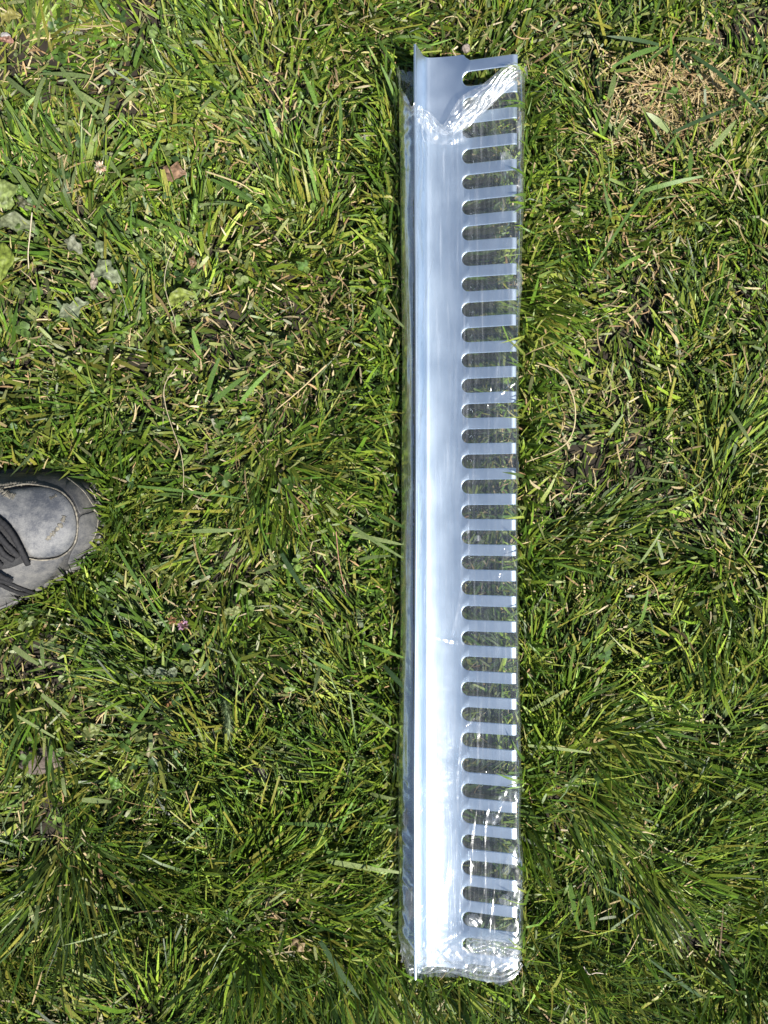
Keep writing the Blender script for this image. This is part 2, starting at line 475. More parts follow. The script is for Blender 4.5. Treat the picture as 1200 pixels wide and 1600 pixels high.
    straw = [make_blades(sx, sy, U(m, 0, 6.283), rng.lognormal(math.log(0.013), 0.5, m).clip(0.005, 0.05), np.clip(rng.lognormal(math.log(0.0010), 0.45, m), 0.0005, 0.0030),
                         np.clip(rng.normal(1.35, 0.3, m), 0.4, 1.8), rng.normal(0.1, 0.35, m), rng.normal(0, 0.5, m), cc, rows=5, z0=z0,
                         wander=rng.normal(0, 0.6, m), tip=np.full(m, 0.5))]
    m = int(A * 7500 * dens)
    sx, sy = U(m, x0, x1), U(m, y0, y1)
    sfy = 800 - sy * FPX / 0.81
    k = rng.random(m) < (0.35 + 0.45 * fbm(sx, sy, 0.05, 83)) * np.clip(1.25 - sfy / 2200, 0.4, 1.2)
    sx, sy = sx[k], sy[k]; m = len(sx)
    cc = np.array([[0.45, 0.36, 0.19], [0.50, 0.43, 0.27], [0.36, 0.33, 0.13], [0.40, 0.26, 0.13]])[rng.integers(0, 4, m)] * rng.uniform(0.6, 1.2, m)[:, None]
    straw.append(make_blades(sx, sy, U(m, 0, 6.283), U(m, 0.004, 0.016), U(m, 0.0007, 0.0019), np.clip(rng.normal(1.2, 0.35, m), 0.2, 1.8), rng.normal(0.05, 0.22, m),
                             rng.normal(0, 0.6, m), cc, rows=4, z0=U(m, 0.008, 0.033), wander=rng.normal(0, 0.3, m), tip=U(m, 0.2, 0.6)))
    if detail:
        # the dry patch, upper right, and a dry band, upper left
        for (px, py, sx_, sy_, m, zb) in ((1045, 130, 44, 24, 340, 0.019), (1105, 150, 45, 20, 200, 0.018), (1010, 230, 60, 40, 150, 0.02)):
            bx = X(1) * 0 + (rng.normal(px, sx_, m) - 600) * 0.81 / FPX; by = (800 - rng.normal(py, sy_, m)) * 0.81 / FPX
            cc = TAN[rng.integers(0, len(TAN), m)] * rng.uniform(0.75, 1.25, m)[:, None]
            straw.append(make_blades(bx, by, rng.normal(-1.0, 1.2, m), U(m, 0.015, 0.045), U(m, 0.0006, 0.0018), np.clip(rng.normal(1.4, 0.2, m), 0.5, 1.8),
                                     rng.normal(0.1, 0.3, m), rng.normal(0, 0.5, m), cc, rows=5, z0=zb * U(m, 0.4, 1.3), wander=rng.normal(0, 0.4, m), tip=np.full(m, 0.5)))
    return green, straw

green, straw = lawn(-0.53, 0.53, -0.66, 0.66)

# prominent blades seen in the photograph: base px, tip px, width px, colour index, height of the tip
def px_blades(lst):
    o = []
    for (x0, y0, x1, y1, w, z0, z1, c) in lst:
        a = W(x0, y0, z0); b = W(x1, y1, z1)
        d = b - a; L = d.length * 1.04
        az = math.atan2(d.y, d.x); inc = math.acos(max(-1, min(1, d.z / d.length)))
        o.append((a.x, a.y, a.z, az, L, w * 0.80 / FPX, inc, c))
    o = np.array([q[:7] for q in o]), [q[7] for q in o]
    A_, cs = o
    n = len(A_)
    pal = {'g': (0.075, 0.14, 0.028), 'b': (0.11, 0.20, 0.035), 'p': (0.13, 0.18, 0.06), 'd': (0.045, 0.085, 0.03), 'y': (0.22, 0.24, 0.05), 't': (0.42, 0.34, 0.17), 'w': (0.18, 0.23, 0.085)}
    col = np.array([pal[c] for c in cs]) * rng.uniform(0.85, 1.15, n)[:, None]
    cu = rng.uniform(0.15, 0.45, n)
    return make_blades(A_[:, 0], A_[:, 1], A_[:, 3], A_[:, 4], A_[:, 5], A_[:, 6] - cu / 2, cu, rng.normal(0, 0.3, n), col, rows=8, z0=A_[:, 2],
                       tip=np.where(rng.random(n) < 0.5, 0.5, 0.05), wander=rng.normal(0, 0.12, n), clamp=True, keep_over=np.ones(n, bool))
PB = [(335, 628, 385, 578, 8, .034, .045, 'g'), (376, 630, 420, 570, 7, .034, .05, 'b'), (325, 610, 340, 560, 8, .03, .05, 'g'), (312, 555, 300, 515, 9, .03, .048, 'b'),
      (495, 165, 475, 112, 7, .03, .055, 'b'), (492, 160, 487, 122, 5, .03, .05, 'b'), (533, 205, 531, 155, 6, .03, .05, 'g'), (590, 60, 620, 120, 5, .03, .05, 'b'),
      (620, 160, 595, 100, 5, .03, .05, 'b'), (180, 850, 262, 985, 5, .03, .045, 'g'), (215, 760, 385, 775, 5, .03, .045, 'g'), (300, 830, 370, 828, 7, .034, .04, 'p'),
      (560, 875, 608, 862, 6, .034, .045, 'p'), (400, 895, 440, 880, 8, .033, .04, 'w'), (440, 865, 475, 930, 8, .033, .045, 'd'), (350, 885, 372, 848, 9, .03, .04, 'w'),
      (550, 835, 630, 850, 7, .03, .045, 'w'), (545, 820, 625, 872, 6, .03, .045, 'p'), (585, 800, 640, 830, 6, .03, .05, 'g'), (590, 470, 630, 520, 6, .03, .05, 'w'),
      (582, 470, 600, 545, 5, .03, .05, 'g'), (60, 700, 20, 745, 6, .03, .045, 'p'), (5, 240, 70, 330, 8, .03, .045, 'p'), (70, 120, 45, 190, 8, .03, .045, 'w'),
      (95, 105, 150, 185, 7, .033, .04, 'p'), (115, 140, 158, 168, 8, .034, .04, 'w'), (10, 120, 45, 158, 8, .03, .045, 'p'), (140, 120, 60, 112, 8, .034, .04, 'p'),
      (210, 105, 222, 62, 8, .03, .05, 'b'), (345, 140, 310, 175, 6, .03, .045, 'p'), (225, 270, 250, 215, 6, .03, .045, 'b'), (160, 235, 190, 280, 7, .033, .04, 'p'),
      (330, 280, 395, 310, 6, .034, .045, 'g'), (340, 275, 415, 335, 6, .032, .045, 'g'), (310, 320, 345, 318, 5, .034, .04, 'w'), (245, 343, 312, 370, 6, .034, .042, 'b'), (200, 340, 248, 360, 8, .034, .042, 'b'),
      (70, 290, 60, 330, 7, .034, .05, 'p'), (96, 245, 103, 295, 5, .034, .05, 'w'), (117, 268, 114, 300, 5, .034, .05, 'w'),
      (20, 1010, 58, 1038, 10, .03, .04, 'w'), (65, 1000, 70, 1042, 7, .03, .04, 'p'), (122, 1000, 120, 1030, 6, .03, .05, 'p'), (65, 1085, 105, 1118, 7, .034, .042, 'w'),
      (205, 1142, 236, 1098, 7, .03, .045, 'g'), (80, 1165, 78, 1222, 8, .036, .046, 'b'), (20, 1115, 92, 1150, 5, .034, .04, 'w'), (128, 1250, 172, 1250, 8, .036, .04, 'w'),
      (98, 1215, 102, 1245, 6, .036, .04, 'w'), (248, 1190, 262, 1235, 8, .03, .045, 'y'), (235, 1145, 237, 1175, 7, .036, .042, 'w'),
      (350, 1255, 290, 1315, 5, .03, .045, 'b'), (95, 1380, 90, 1500, 5, .03, .045, 'p'), (60, 1410, 55, 1455, 7, .03, .045, 'p'), (130, 1410, 200, 1420, 6, .034, .04, 'w'),
      (200, 1440, 160, 1475, 4, .03, .05, 'p'), (195, 1450, 100, 1480, 3, .03, .05, 'p'), (510, 1345, 620, 1357, 9, .034, .05, 'w'), (505, 1330, 570, 1342, 7, .034, .045, 'g'),
      (580, 1425, 622, 1455, 7, .03, .045, 'w'), (500, 1470, 560, 1560, 9, .03, .045, 'd'), (470, 1560, 480, 1600, 7, .03, .045, 'b'), (530, 1290, 440, 1282, 7, .03, .04, 'g'),
      (600, 1290, 622, 1292, 7, .03, .05, 'g'), (580, 1240, 618, 1250, 7, .03, .05, 'w'), (525, 1050, 480, 1030, 6, .03, .05, 'g'), (500, 1040, 490, 1085, 6, .03, .05, 'w'),
      (600, 1040, 640, 1085, 8, .034, .055, 'd'), (560, 1000, 630, 1030, 6, .03, .05, 'b'), (555, 1080, 615, 1120, 7, .03, .05, 'g'), (560, 1100, 620, 1145, 6, .03, .05, 'w'),
      (1030, 75, 955, 95, 8, .034, .05, 'g'), (1030, 70, 950, 60, 6, .034, .05, 'd'), (1060, 60, 1140, 68, 7, .034, .05, 'p'), (1080, 85, 1200, 170, 7, .034, .055, 'd'), (1045, 70, 1010, 100, 5, .034, .05, 'g'),
      (1050, 75, 1075, 115, 5, .034, .05, 'd'), (1055, 72, 1050, 120, 4, .034, .05, 'g'), (1065, 72, 1110, 90, 5, .034, .05, 'g'), (1180, 50, 1200, 85, 6, .034, .05, 'g'),
      (940, 215, 928, 172, 5, .03, .055, 'b'), (942, 212, 957, 170, 6, .03, .055, 'b'), (962, 210, 980, 178, 6, .03, .05, 'w'), (965, 215, 955, 190, 5, .03, .05, 'b'),
      (952, 155, 960, 115, 9, .03, .05, 'p'), (1045, 205, 1010, 178, 10, .034, .045, 'w'), (1050, 208, 1150, 160, 6, .034, .055, 'd'), (1110, 235, 1150, 190, 9, .034, .045, 'w'),
      (1080, 235, 1075, 275, 7, .034, .045, 'b'), (1035, 240, 1062, 205, 4, .034, .045, 'g'), (1000, 300, 1095, 275, 7, .034, .045, 'b'), (955, 340, 940, 280, 5, .034, .05, 'g'),
      (1020, 280, 920, 420, 5, .03, .05, 'g'), (1000, 400, 960, 420, 6, .03, .045, 'b'), (1000, 880, 1035, 830, 4, .03, .045, 'w'), (1140, 640, 1175, 700, 6, .03, .05, 'w'),
      (990, 745, 1060, 755, 5, .034, .045, 'p'), (950, 680, 975, 650, 6, .034, .045, 'w'), (830, 1110, 880, 1080, 7, .03, .045, 'w'), (885, 1120, 920, 1085, 6, .03, .05, 'g'),
      (825, 1165, 920, 1170, 6, .034, .045, 'w'), (1110, 1270, 1175, 1235, 6, .034, .05, 'w'), (1150, 935, 1140, 910, 5, .03, .05, 'b'), (1000, 975, 1015, 925, 5, .03, .05, 'b'),
      (1170, 950, 1180, 1005, 4, .03, .05, 'w'), (1080, 1430, 1108, 1480, 7, .03, .05, 'b'), (890, 1380, 900, 1450, 8, .03, .045, 'b'), (918, 1400, 930, 1450, 9, .03, .045, 'b'),
      (905, 1395, 908, 1430, 5, .03, .05, 'b'), (1130, 1500, 1150, 1550, 8, .03, .05, 'b'), (860, 1550, 880, 1515, 6, .03, .05, 'y'), (1000, 1420, 950, 1380, 4, .03, .05, 'd'), (1100, 1560, 1010, 1500, 5, .03, .05, 'd')]
green.append(px_blades(PB))

def fringe():
    parts = []
    P = shoe_xy; m = 1500
    i = rng.integers(0, len(P), m); out = rng.uniform(0.000, 0.022, m)
    d = P[i] - shoe_c; d /= np.linalg.norm(d, axis=1)[:, None]
    tg_ = np.roll(P, -1, 0)[i] - P[i]; tg_ /= np.linalg.norm(tg_, axis=1)[:, None]; nn = np.column_stack([tg_[:, 1], -tg_[:, 0]])
    nn *= np.sign((nn * d).sum(1))[:, None]
    b = P[i] + nn * out[:, None]
    k = b[:, 0] > -0.36; b, nn, out = b[k], nn[k], out[k]; m = len(b)
    az = rng.uniform(0, 6.283, m)
    col = GREENS[rng.integers(0, len(GREENS), m)] * rng.uniform(0.6, 1.2, m)[:, None]
    parts.append(make_blades(b[:, 0], b[:, 1], az, rng.uniform(0.025, 0.055, m), rng.uniform(0.0014, 0.004, m), rng.uniform(0.05, 0.6, m), rng.uniform(0.1, 0.9, m),
                             rng.normal(0, 0.5, m), col, rows=5, wander=rng.normal(0, 0.3, m), clamp=False, basecol=col * 0.5 + np.array([0.1, 0.1, 0.045])))
    # blades along both long edges of the strip, some leaning over the film
    for (x0, x1, sg, m) in ((0.001, 0.0145, 1, 900), (0.1195, 0.130, -1, 700)):
        bx = rng.uniform(x0, x1, m); by = rng.uniform(-0.405, 0.385, m)
        lean_in = rng.random(m) < (0.0 if sg > 0 else 0.08)
        az = np.where(lean_in, np.where(sg > 0, 0.0, math.pi) + rng.normal(0, 0.7, m), np.where(sg > 0, math.pi, 0.0) + rng.normal(0, 1.2, m))
        col = GREENS[rng.integers(0, len(GREENS), m)] * rng.uniform(0.7, 1.7, m)[:, None]
        vv = (make_blades(bx, by, az, rng.uniform(0.035, 0.060, m), rng.uniform(0.0014, 0.0034, m), np.where(lean_in, 0.05, rng.uniform(0.1, 0.7, m)), np.where(lean_in, rng.uniform(0.5, 1.2, m), rng.uniform(0.1, 0.9, m)),
                                 rng.normal(0, 0.5, m), col, rows=6, wander=rng.normal(0, 0.3, m), clamp=True, keep_over=lean_in, basecol=col * 0.5 + np.array([0.1, 0.1, 0.045])))
        P_ = vv[0]; li = np.repeat(lean_in, 12)
        need = np.interp(P_[:, 0], [0.010, 0.0150, 0.0185, 0.0250, 0.0300, 0.0450, 0.1150, 0.1200, 0.1240], [0.0, 0.046, 0.053, 0.0600, 0.0600, 0.0550, 0.0630, 0.058, 0.0]) + 0.009 * (P_[:, 1] / 0.39) ** 2
        P_[:, 2] = np.where(li, np.maximum(P_[:, 2], need), P_[:, 2])
        parts.append(vv)
    return parts
green += fringe()
V, Q, CC = join(green)
lawn_mesh = quads_mesh('grass', V, Q, CC, M_GRASS)
go = bpy.data.objects.new('grass', lawn_mesh); link(go); tag(go, 'mown green lawn grass in tufts all around the metal strip and the shoe', 'grass', kind='stuff')
V, Q, CC = join(straw)
straw_mesh = quads_mesh('straw', V, Q, CC, M_STRAW)
so = bpy.data.objects.new('dry_thatch', straw_mesh); link(so); tag(so, 'dry tan thatch and dead stems between the green blades', 'dry grass', kind='stuff')

# small clover and weed leaves, mostly upper left
def clover():
    m = 4200
    x = rng.uniform(-0.5, 0.5, m); y = rng.uniform(-0.62, 0.62, m)
    fx = 600 + x * FPX / 0.81; fy = 800 - y * FPX / 0.81
    pr = 0.95 * np.clip((470 - fx) / 250, 0, 1) * np.clip(1.25 - fy / 1400, 0, 1) + 0.05
    pr = pr * np.clip(fbm(x, y, 0.06, 91) * 2.6 - 0.65, 0.05, 1)
    k = rng.random(m) < pr
    x, y = x[k], y[k]
    V, F, Cc = [], [], []; o = 0
    ang = np.linspace(0, 2 * math.pi, 9)[:-1]
    for i in range(len(x)):
        if inside_poly(x[i], y[i], shoe_xy) or (0.0 < x[i] < 0.125 and abs(y[i]) < 0.40): continue
        z = random.uniform(0.018, 0.036); r = random.uniform(0.0018, 0.0042); a0 = random.uniform(0, 6.28)
        c = np.array(random.choice([(0.10, 0.18, 0.035), (0.075, 0.145, 0.03), (0.14, 0.22, 0.05), (0.06, 0.12, 0.035), (0.18, 0.23, 0.08)])) * random.uniform(0.75, 1.2)
        tx, ty = random.gauss(0, 0.4), random.gauss(0, 0.4)
        nl = random.choice([3, 3, 3, 2, 1])
        for l in range(nl):
            a = a0 + l * 2.094
            cx, cy = x[i] + math.cos(a) * r * 0.95, y[i] + math.sin(a) * r * 0.95
            tx2, ty2 = tx + random.gauss(0, .45), ty + random.gauss(0, .45)
            vs = [(cx, cy, z)]
            for t in ang:
                rr = r * (0.92 if abs(math.sin(t / 2)) > 0.2 else 0.72)
                ux, uy = math.cos(t) * rr * 1.05, math.sin(t) * rr * 0.9
                px, py = ux * math.cos(a) - uy * math.sin(a), ux * math.sin(a) + uy * math.cos(a)
                vs.append((cx + px, cy + py, z + px * tx2 + py * ty2 + abs(uy) * 0.35))
            for q in range(8): F.append((o, o + 1 + q, o + 1 + (q + 1) % 8))
            V += vs; Cc += [c] * 9; o += 9
    ob = mesh_obj('clover_leaves', V, F, M_LEAF, smooth=True, cols=np.array(Cc))
    return tag(ob, 'small round clover and weed leaves scattered through the lawn left of the strip', 'clover', kind='stuff')
clover()

# the lawn goes on outside the frame
rng = np.random.default_rng(5)
_cl = clamp_heights
clamp_heights = lambda P, b: P
gt, st = lawn(-0.53, 0.53, -0.66, 0.66, dens=0.40, detail=False)
V, Q, CC = join(gt + st)
tile = quads_mesh('grass_tile', V, Q, CC, M_GRASS)
clamp_heights = _cl
for i in (-2, -1, 0, 1, 2):
    for j in (-1, 0, 1):
        if i == 0 and j == 0: continue
        o = bpy.data.objects.new('grass', tile); link(o)
        o.location = (i * 1.04, j * 1.30, 0); o.rotation_euler = (0, 0, math.pi if (i + j) % 2 else 0)
        tag(o, 'mown lawn continuing beyond the edges of the picture', 'grass', 'lawn beyond the picture', 'stuff')

# ------------------------------------------------------------------ metal cable comb
panel = empty('slotted_metal_strip', (0.07, 0, 0.03))
tag(panel, 'long silver metal comb strip with rounded slots, inside torn clear film on the grass', 'metal strip')
PL = np.array((0.07, 0, 0.03))
def padd(name, V, F, mat=M_METAL, **k):
    return mesh_obj(name, np.array(V) - PL, F, mat, panel, **k)

def build_plate():
    V, F = [], []
    def v(x, y, dz=0): V.append(pt(x, y, dz)); return len(V) - 1
    YE = 0.3930
    # boundary on the slot side, from bottom to top: per slot an arc, between slots the finger root
    path = []   # (x_top, y_top, x_out, y_out): edge of the flat face, and the outer edge below the chamfer
    y0 = -(NS - 1) / 2 * PITCH
    xr = XS + RS                      # the fingers start here
    fw = PITCH - 2 * RS
    # lower end
    yb = y0 - RS - fw
    path.append(('e', xr, yb))
    na = 10
    for s in range(NS):
        cy = y0 + s * PITCH
        arc = []
        for k in range(na + 1):
            a = -math.pi / 2 - math.pi * k / na
            arc.append((a, cy))
        path.append(('a', cy, arc))
    pts_t, pts_o = [], []
    # corner of the lower end: the half-cut slot leaves a small step
    seq = []
    for s in range(NS):
        cy = y0 + s * PITCH
        for k in range(na + 1):
            a = -math.pi / 2 - math.pi * k / na
            seq.append((xr + math.cos(a) * (RS + CH), cy + math.sin(a) * (RS + CH), xr + math.cos(a) * RS, cy + math.sin(a) * RS))
    # ends: step
    lowstep = [(XS + 0.001, -YE + CH, XS + 0.001, -YE), (XS + 0.0025, -YE + 0.003, XS + 0.0025, -YE + 0.003 - CH), (xr, yb + CH, xr, yb)]
    upstep = [(a, -b, c, -d) for (a, b, c, d) in lowstep][::-1]
    seq = lowstep + seq + upstep
    n = len(seq); flat_top = []
    x_in = XB + 0.0105
    # straight inner column with the same y's
    NM = 6
    yq = [q[1] for q in seq]; yq[0] = -YE; yq[-1] = YE
    mids = [[v(x_in + (XS - 0.0009 - x_in) * c / NM, yy, 0) for yy in yq] for c in range(NM + 1)]
    mid = mids[-1]; inner = mids[0]
    top = [v(q[0], q[1], 0) for q in seq]
    out = [v(q[2], q[3], -CH * 0.8) for q in seq]
    bot = [v(q[2], q[3], -THK) for q in seq]
    bm_ = [[v(x_in + (XS - 0.0009 - x_in) * c / NM, yy, -THK) for yy in yq] for c in range(NM + 1)]
    for i in range(n - 1):
        for c in range(NM): F.append((mids[c][i], mids[c + 1][i], mids[c + 1][i + 1], mids[c][i + 1])); flat_top.append(len(F) - 1)
        F.append((mid[i], top[i], top[i + 1], mid[i + 1])); flat_top.append(len(F) - 1)
        # between two arcs the finger root is open: no wall there
        root = (i >= 2) and ((i - 2) % (na + 1) == 0 ) and i < n - 2
        if not root:
            F.append((top[i], out[i], out[i + 1], top[i + 1]))
            F.append((out[i], bot[i], bot[i + 1], out[i + 1]))
        F.append((bm_[NM][i + 1], bot[i + 1], bot[i], bm_[NM][i]))
        for c in range(NM): F.append((bm_[c][i + 1], bm_[c + 1][i + 1], bm_[c + 1][i], bm_[c][i]))
    # end walls
    for (a, sgn) in ((0, -1), (n - 1, 1)):
        for c in range(NM):
            k0 = len(V); V.extend([V[w] for w in (mids[c][a], mids[c + 1][a], bm_[c + 1][a], bm_[c][a])]); q = (k0, k0 + 1, k0 + 2, k0 + 3); F.append(q if sgn < 0 else q[::-1])
        k0 = len(V); V.extend([V[w] for w in (mids[NM][a], top[a], out[a], bot[a], bm_[NM][a])]); q = tuple(range(k0, k0 + 5)); F.append(q if sgn < 0 else q[::-1])
    o = padd('back_plate', V, F)
    for q in flat_top: o.data.polygons[q].use_smooth = True
    return o
build_plate()

# bend and upright lip, as one continuous profile swept along the panel
def build_lip():
    prof = []
    nx, nz = -math.sin(TH), math.cos(TH)           # direction of the lip
    ux, uz = math.cos(TH), math.sin(TH)
    bx, bz = XB, ZB
    def loc(a, b): return (bx + ux * a + nx * b, bz + uz * a + nz * b)
    a0 = 0.0105; rr = 0.0048
    for k in range(6):
        x = XB + a0 + (rr - a0) * k / 5; prof.append((x, pz(x)))
    p0 = np.array((XB + rr, pz(XB + rr))); p1 = np.array((XB, ZB)) ; p2 = np.array(loc(0, rr))
    for k in range(1, 13):
        t = k / 12; q = (1 - t) ** 2 * p0 + 2 * t * (1 - t) * p1 + t * t * p2; prof.append((q[0], q[1]))
    H = 0.0245
    for k in range(1, 6): prof.append(loc(0, rr + (H - rr) * k / 5))
    prof.append(loc(-0.0004, H + 0.0005)); prof.append(loc(-0.0017, H + 0.0005)); prof.append(loc(-0.0021, H))
    for k in range(4, -1, -1): prof.append((loc(-0.0021, H * k / 5)[0], loc(-0.0021, H * k / 5)[1] - 0.0016 * (k == 0)))
    prof.append((XB + a0, pz(XB + a0) - THK))
    ys = np.linspace(-0.393, 0.393, 61)
    V, F = [], []
    m = len(prof)
    for y in ys:
        for (x, z) in prof: V.append((x + 0.0007 * math.sin(y * 9 + 1) * (z - ZB) / 0.02, y, z + bow(y)))
    for i in range(len(ys) - 1):
        for k in range(m - 1):
            a = i * m + k
            F.append((a, a + m, a + m + 1, a + 1))
    for base, rev in ((0, False), ((len(ys) - 1) * m, True)):
        k0 = len(V); V += [V[base + q] for q in range(m)]
        f = tuple(range(k0, k0 + m)); F.append(f[::-1] if rev else f)
    o = padd('upright_lip', V, F, smooth=True)
    for p in o.data.polygons:
        if p.vertices.__len__() > 4: p.use_smooth = False
    return o
build_lip()

def finger_mesh():
    hw = (PITCH - 2 * RS) / 2
    xr = XS + RS
    secs = []
    n = 6
    for k in range(n + 1):
        x = xr + (XT - 0.0034 - xr) * k / n
        secs.append((x, pz(x)))
    # the tip is folded down
    xt = XT - 0.0034; zt = pz(xt)
    for k in range(1, 6):
        t = k / 5
        an = TH - t * R(38)
        secs.append((secs[-1][0] + 0.0009 * math.cos(an), secs[-1][1] + 0.0009 * math.sin(an)))
    V, F = [], []
    for (x, z) in secs:
        # cross section around: top-left, top-right, right chamfer, bottom right, bottom left, left chamfer
        V += [(x, -hw + CH, z), (x, hw - CH, z), (x, hw, z - CH * 0.8), (x, hw, z - THK), (x, -hw, z - THK), (x, -hw, z - CH * 0.8)]
    m = 6
    for i in range(len(secs) - 1):
        for k in range(m):
            a = i * m + k; b = i * m + (k + 1) % m
            F.append((a, a + m, b + m, b))
    e = (len(secs) - 1) * m
    F.append(tuple(e + k for k in range(m)))
    me = bpy.data.meshes.new('finger')
    me.from_pydata((np.array(V) - np.array((xr, 0, pz(xr)))).tolist(), [], F)
    me.materials.append(M_METAL); me.update()
    return me, xr
fm, xr = finger_mesh()
for s in range(NS + 1):
    y = (-(NS) / 2 + s) * PITCH
    o = bpy.data.objects.new('finger', fm)
    link(o, panel)
    o.location = (xr - PL[0], y - PL[1], pz(xr) + bow(y) - PL[2])
    o.rotation_euler = (math.atan(2 * 0.009 * y / 0.39 ** 2), random.uniform(-0.02, 0.02), random.uniform(-0.004, 0.004))

# ------------------------------------------------------------------ clear film sleeve
def interp(pts, v):
    xs, ys = zip(*pts); return np.interp(v, xs, ys)

def ridged(x, y, scale, seed, octv=2):
    return 1 - np.abs(2 * fbm(x, y, scale, seed, octv) - 1) * 1.6

def film():
    NU, NV = 230, 640
    # closed cross-section, control points (x, z) and a name in the parameter u
    ctrl = [(0.0275, 0.0575), (0.0320, 0.0540), (0.0380, 0.0505), (0.0450, 0.0480), (0.0600, 0.0470), (0.0800, 0.0495), (0.1000, 0.0550), (0.1115, 0.0585),
            (0.1150, 0.0545), (0.1160, 0.0480), (0.1120, 0.0400), (0.0950, 0.0330), (0.0700, 0.0240), (0.0400, 0.0160), (0.0270, 0.0170), (0.0200, 0.0240),
            (0.0160, 0.0330), (0.0158, 0.0420), (0.0178, 0.0490), (0.0215, 0.0540), (0.0248, 0.0570)]
    cp = catmull_closed(ctrl, NU)
    nu = len(cp)
    # arc length resample to nu points
    d = np.r_[0, np.cumsum(np.linalg.norm(np.diff(np.vstack([cp, cp[:1]]), axis=0), axis=1))]
    per = d[-1]; cc = np.vstack([cp, cp[:1]])
    s = np.linspace(0, per, NU, endpoint=False)
    cx = np.interp(s, d, cc[:, 0]); cz = np.interp(s, d, cc[:, 1])
    tx = np.roll(cx, -1) - np.roll(cx, 1); tz = np.roll(cz, -1) - np.roll(cz, 1)
    ln = np.hypot(tx, tz); nx, nz = -tz / ln, tx / ln        # outward (left of travel to the right = up)
    kbend = int(np.argmax(cx)); top = np.arange(NU) <= kbend
    # py of the top end, py of the bottom end, as function of position round the sleeve
    pxs = 600 + cx * FPX / (CAM_H - cz)
    ystart = np.where(top, interp([(640, 165), (652, 172), (668, 190), (690, 208), (712, 196), (735, 165), (765, 140), (795, 112), (820, 108)], pxs),
                      interp([(625, 112), (632, 104), (650, 120), (700, 150), (800, 120), (820, 108)], pxs))
    lip_z = (cz > 0.03) & (pxs < 652) & (~top)
    ystart = np.where(lip_z, np.interp(cz, [0.03, 0.045, 0.056], [108, 112, 160]), ystart)
    yend = interp([(622, 1485), (634, 1505), (650, 1530), (662, 1518), (700, 1512), (760, 1528), (790, 1530), (812, 1505), (822, 1490)], pxs)
    V = np.zeros((NV, NU, 3))
    for j in range(NV):
        t = j / (NV - 1)
        py = ystart * (1 - t) + yend * t
        b = 0.009 * ((800 - py) / 1440 * 0.79 / 0.39) ** 2
        yy = (800 - py) * (CAM_H - (cz + b)) / FPX
        # the right bulge changes along the panel, the left drape too
        bulge = interp([(100, 0.0050), (250, 0.0045), (420, 0.003), (560, 0.0008), (900, 0.0000), (1080, 0.0012), (1240, 0.0028), (1300, 0.0015), (1390, 0.004), (1470, 0.0030), (1530, 0.001)], py.mean() if False else np.median(py))
        left = interp([(100, 0.0030), (400, 0.001), (600, -0.0005), (1000, 0.0012), (1250, 0.0030), (1480, 0.0030), (1530, -0.001)], np.median(py))
        kr = np.clip((cx - 0.1105) / 0.005, 0, 1) ; kl = np.clip((0.0245 - cx) / 0.006, 0, 1)
        x = cx + kr * (bulge - 0.0015) - kl * left
        # the sealed lower end closes: top and bottom sheet meet
        cl = np.clip((t - 0.965) / 0.035, 0, 1) ** 1.5
        zmid = np.interp(cx, [0.017, 0.116], [0.035, 0.046])
        z = cz * (1 - cl) + (zmid + 0.30 * (cz - zmid)) * cl + b
        V[j, :, 0] = x; V[j, :, 1] = yy; V[j, :, 2] = z
    U_, T_ = np.meshgrid(s, V[:, :, 1].mean(1))
    Yv = V[:, :, 1]
    # long taut streaks
    a = (fbm(U_ * 1.0, Yv / 22, 0.0030, 101, 3) - 0.5) * 0.0006
    a += (fbm(U_, Yv / 5, 0.010, 105, 3) - 0.5) * 0.0010
    # fine crinkles
    a += (fbm(U_, Yv, 0.006, 109, 3) - 0.5) * 0.0003
    PXv = 600 + V[:, :, 0] * FPX / (CAM_H - V[:, :, 2]); PYv = 800 - V[:, :, 1] * FPX / (CAM_H - V[:, :, 2])
    tear = np.clip(1 - (PYv - ystart[None, :]) / 42, 0, 1) ** 1.3
    endc = np.clip((PYv - (yend[None, :] - 70)) / 60, 0, 1) ** 1.2
    spots = np.zeros_like(tear)
    for (sx, sy, rx, ry, am) in ((795, 1245, 18, 14, 1), (770, 1278, 16, 12, .8), (800, 1345, 14, 14, .8), (790, 1360, 10, 10, .7), (806, 1398, 12, 24, 1), (790, 1405, 14, 12, .8), (738, 1436, 14, 12, 1),
                                (770, 1475, 40, 18, .9), (800, 1475, 16, 40, .9), (640, 1410, 12, 40, .7), (634, 1280, 8, 60, .5), (745, 840, 10, 8, .6), (730, 830, 10, 8, .5), (795, 865, 10, 8, .7),
                                (760, 700, 20, 10, .3), (800, 1330, 10, 20, .6), (812, 300, 8, 60, .6), (810, 440, 8, 40, .6), (790, 245, 14, 12, .7), (790, 270, 12, 10, .5), (790, 110, 20, 20, .8),
                                (745, 1150, 16, 8, .4), (636, 180, 8, 50, .5), (700, 215, 45, 14, .8), (795, 380, 12, 20, .5), (810, 200, 6, 60, .6), (792, 555, 10, 10, .4), (785, 640, 12, 14, .4)):
        spots = np.maximum(spots, am * np.exp(-((PXv - sx) / rx) ** 2 - ((PYv - sy) / ry) ** 2))
    cr = np.maximum(np.maximum(tear * 1.0, endc * 1.0), spots)
    w1 = fbm(U_, Yv, 0.02, 161) * 0.012; w2 = fbm(U_, Yv, 0.02, 171) * 0.012
    e1 = ridged((U_ * 0.8 + Yv * 0.6 + w1), (Yv * 0.8 - U_ * 0.6) * 0.16 + w2, 0.0075, 121)
    e2 = ridged((U_ * 0.5 - Yv * 0.87 + w2), (Yv * 0.5 + U_ * 0.87) * 0.16 + w1, 0.0095, 131)
    a += cr * (e1 - 0.4) * 0.0024 + cr * (e2 - 0.4) * 0.0022
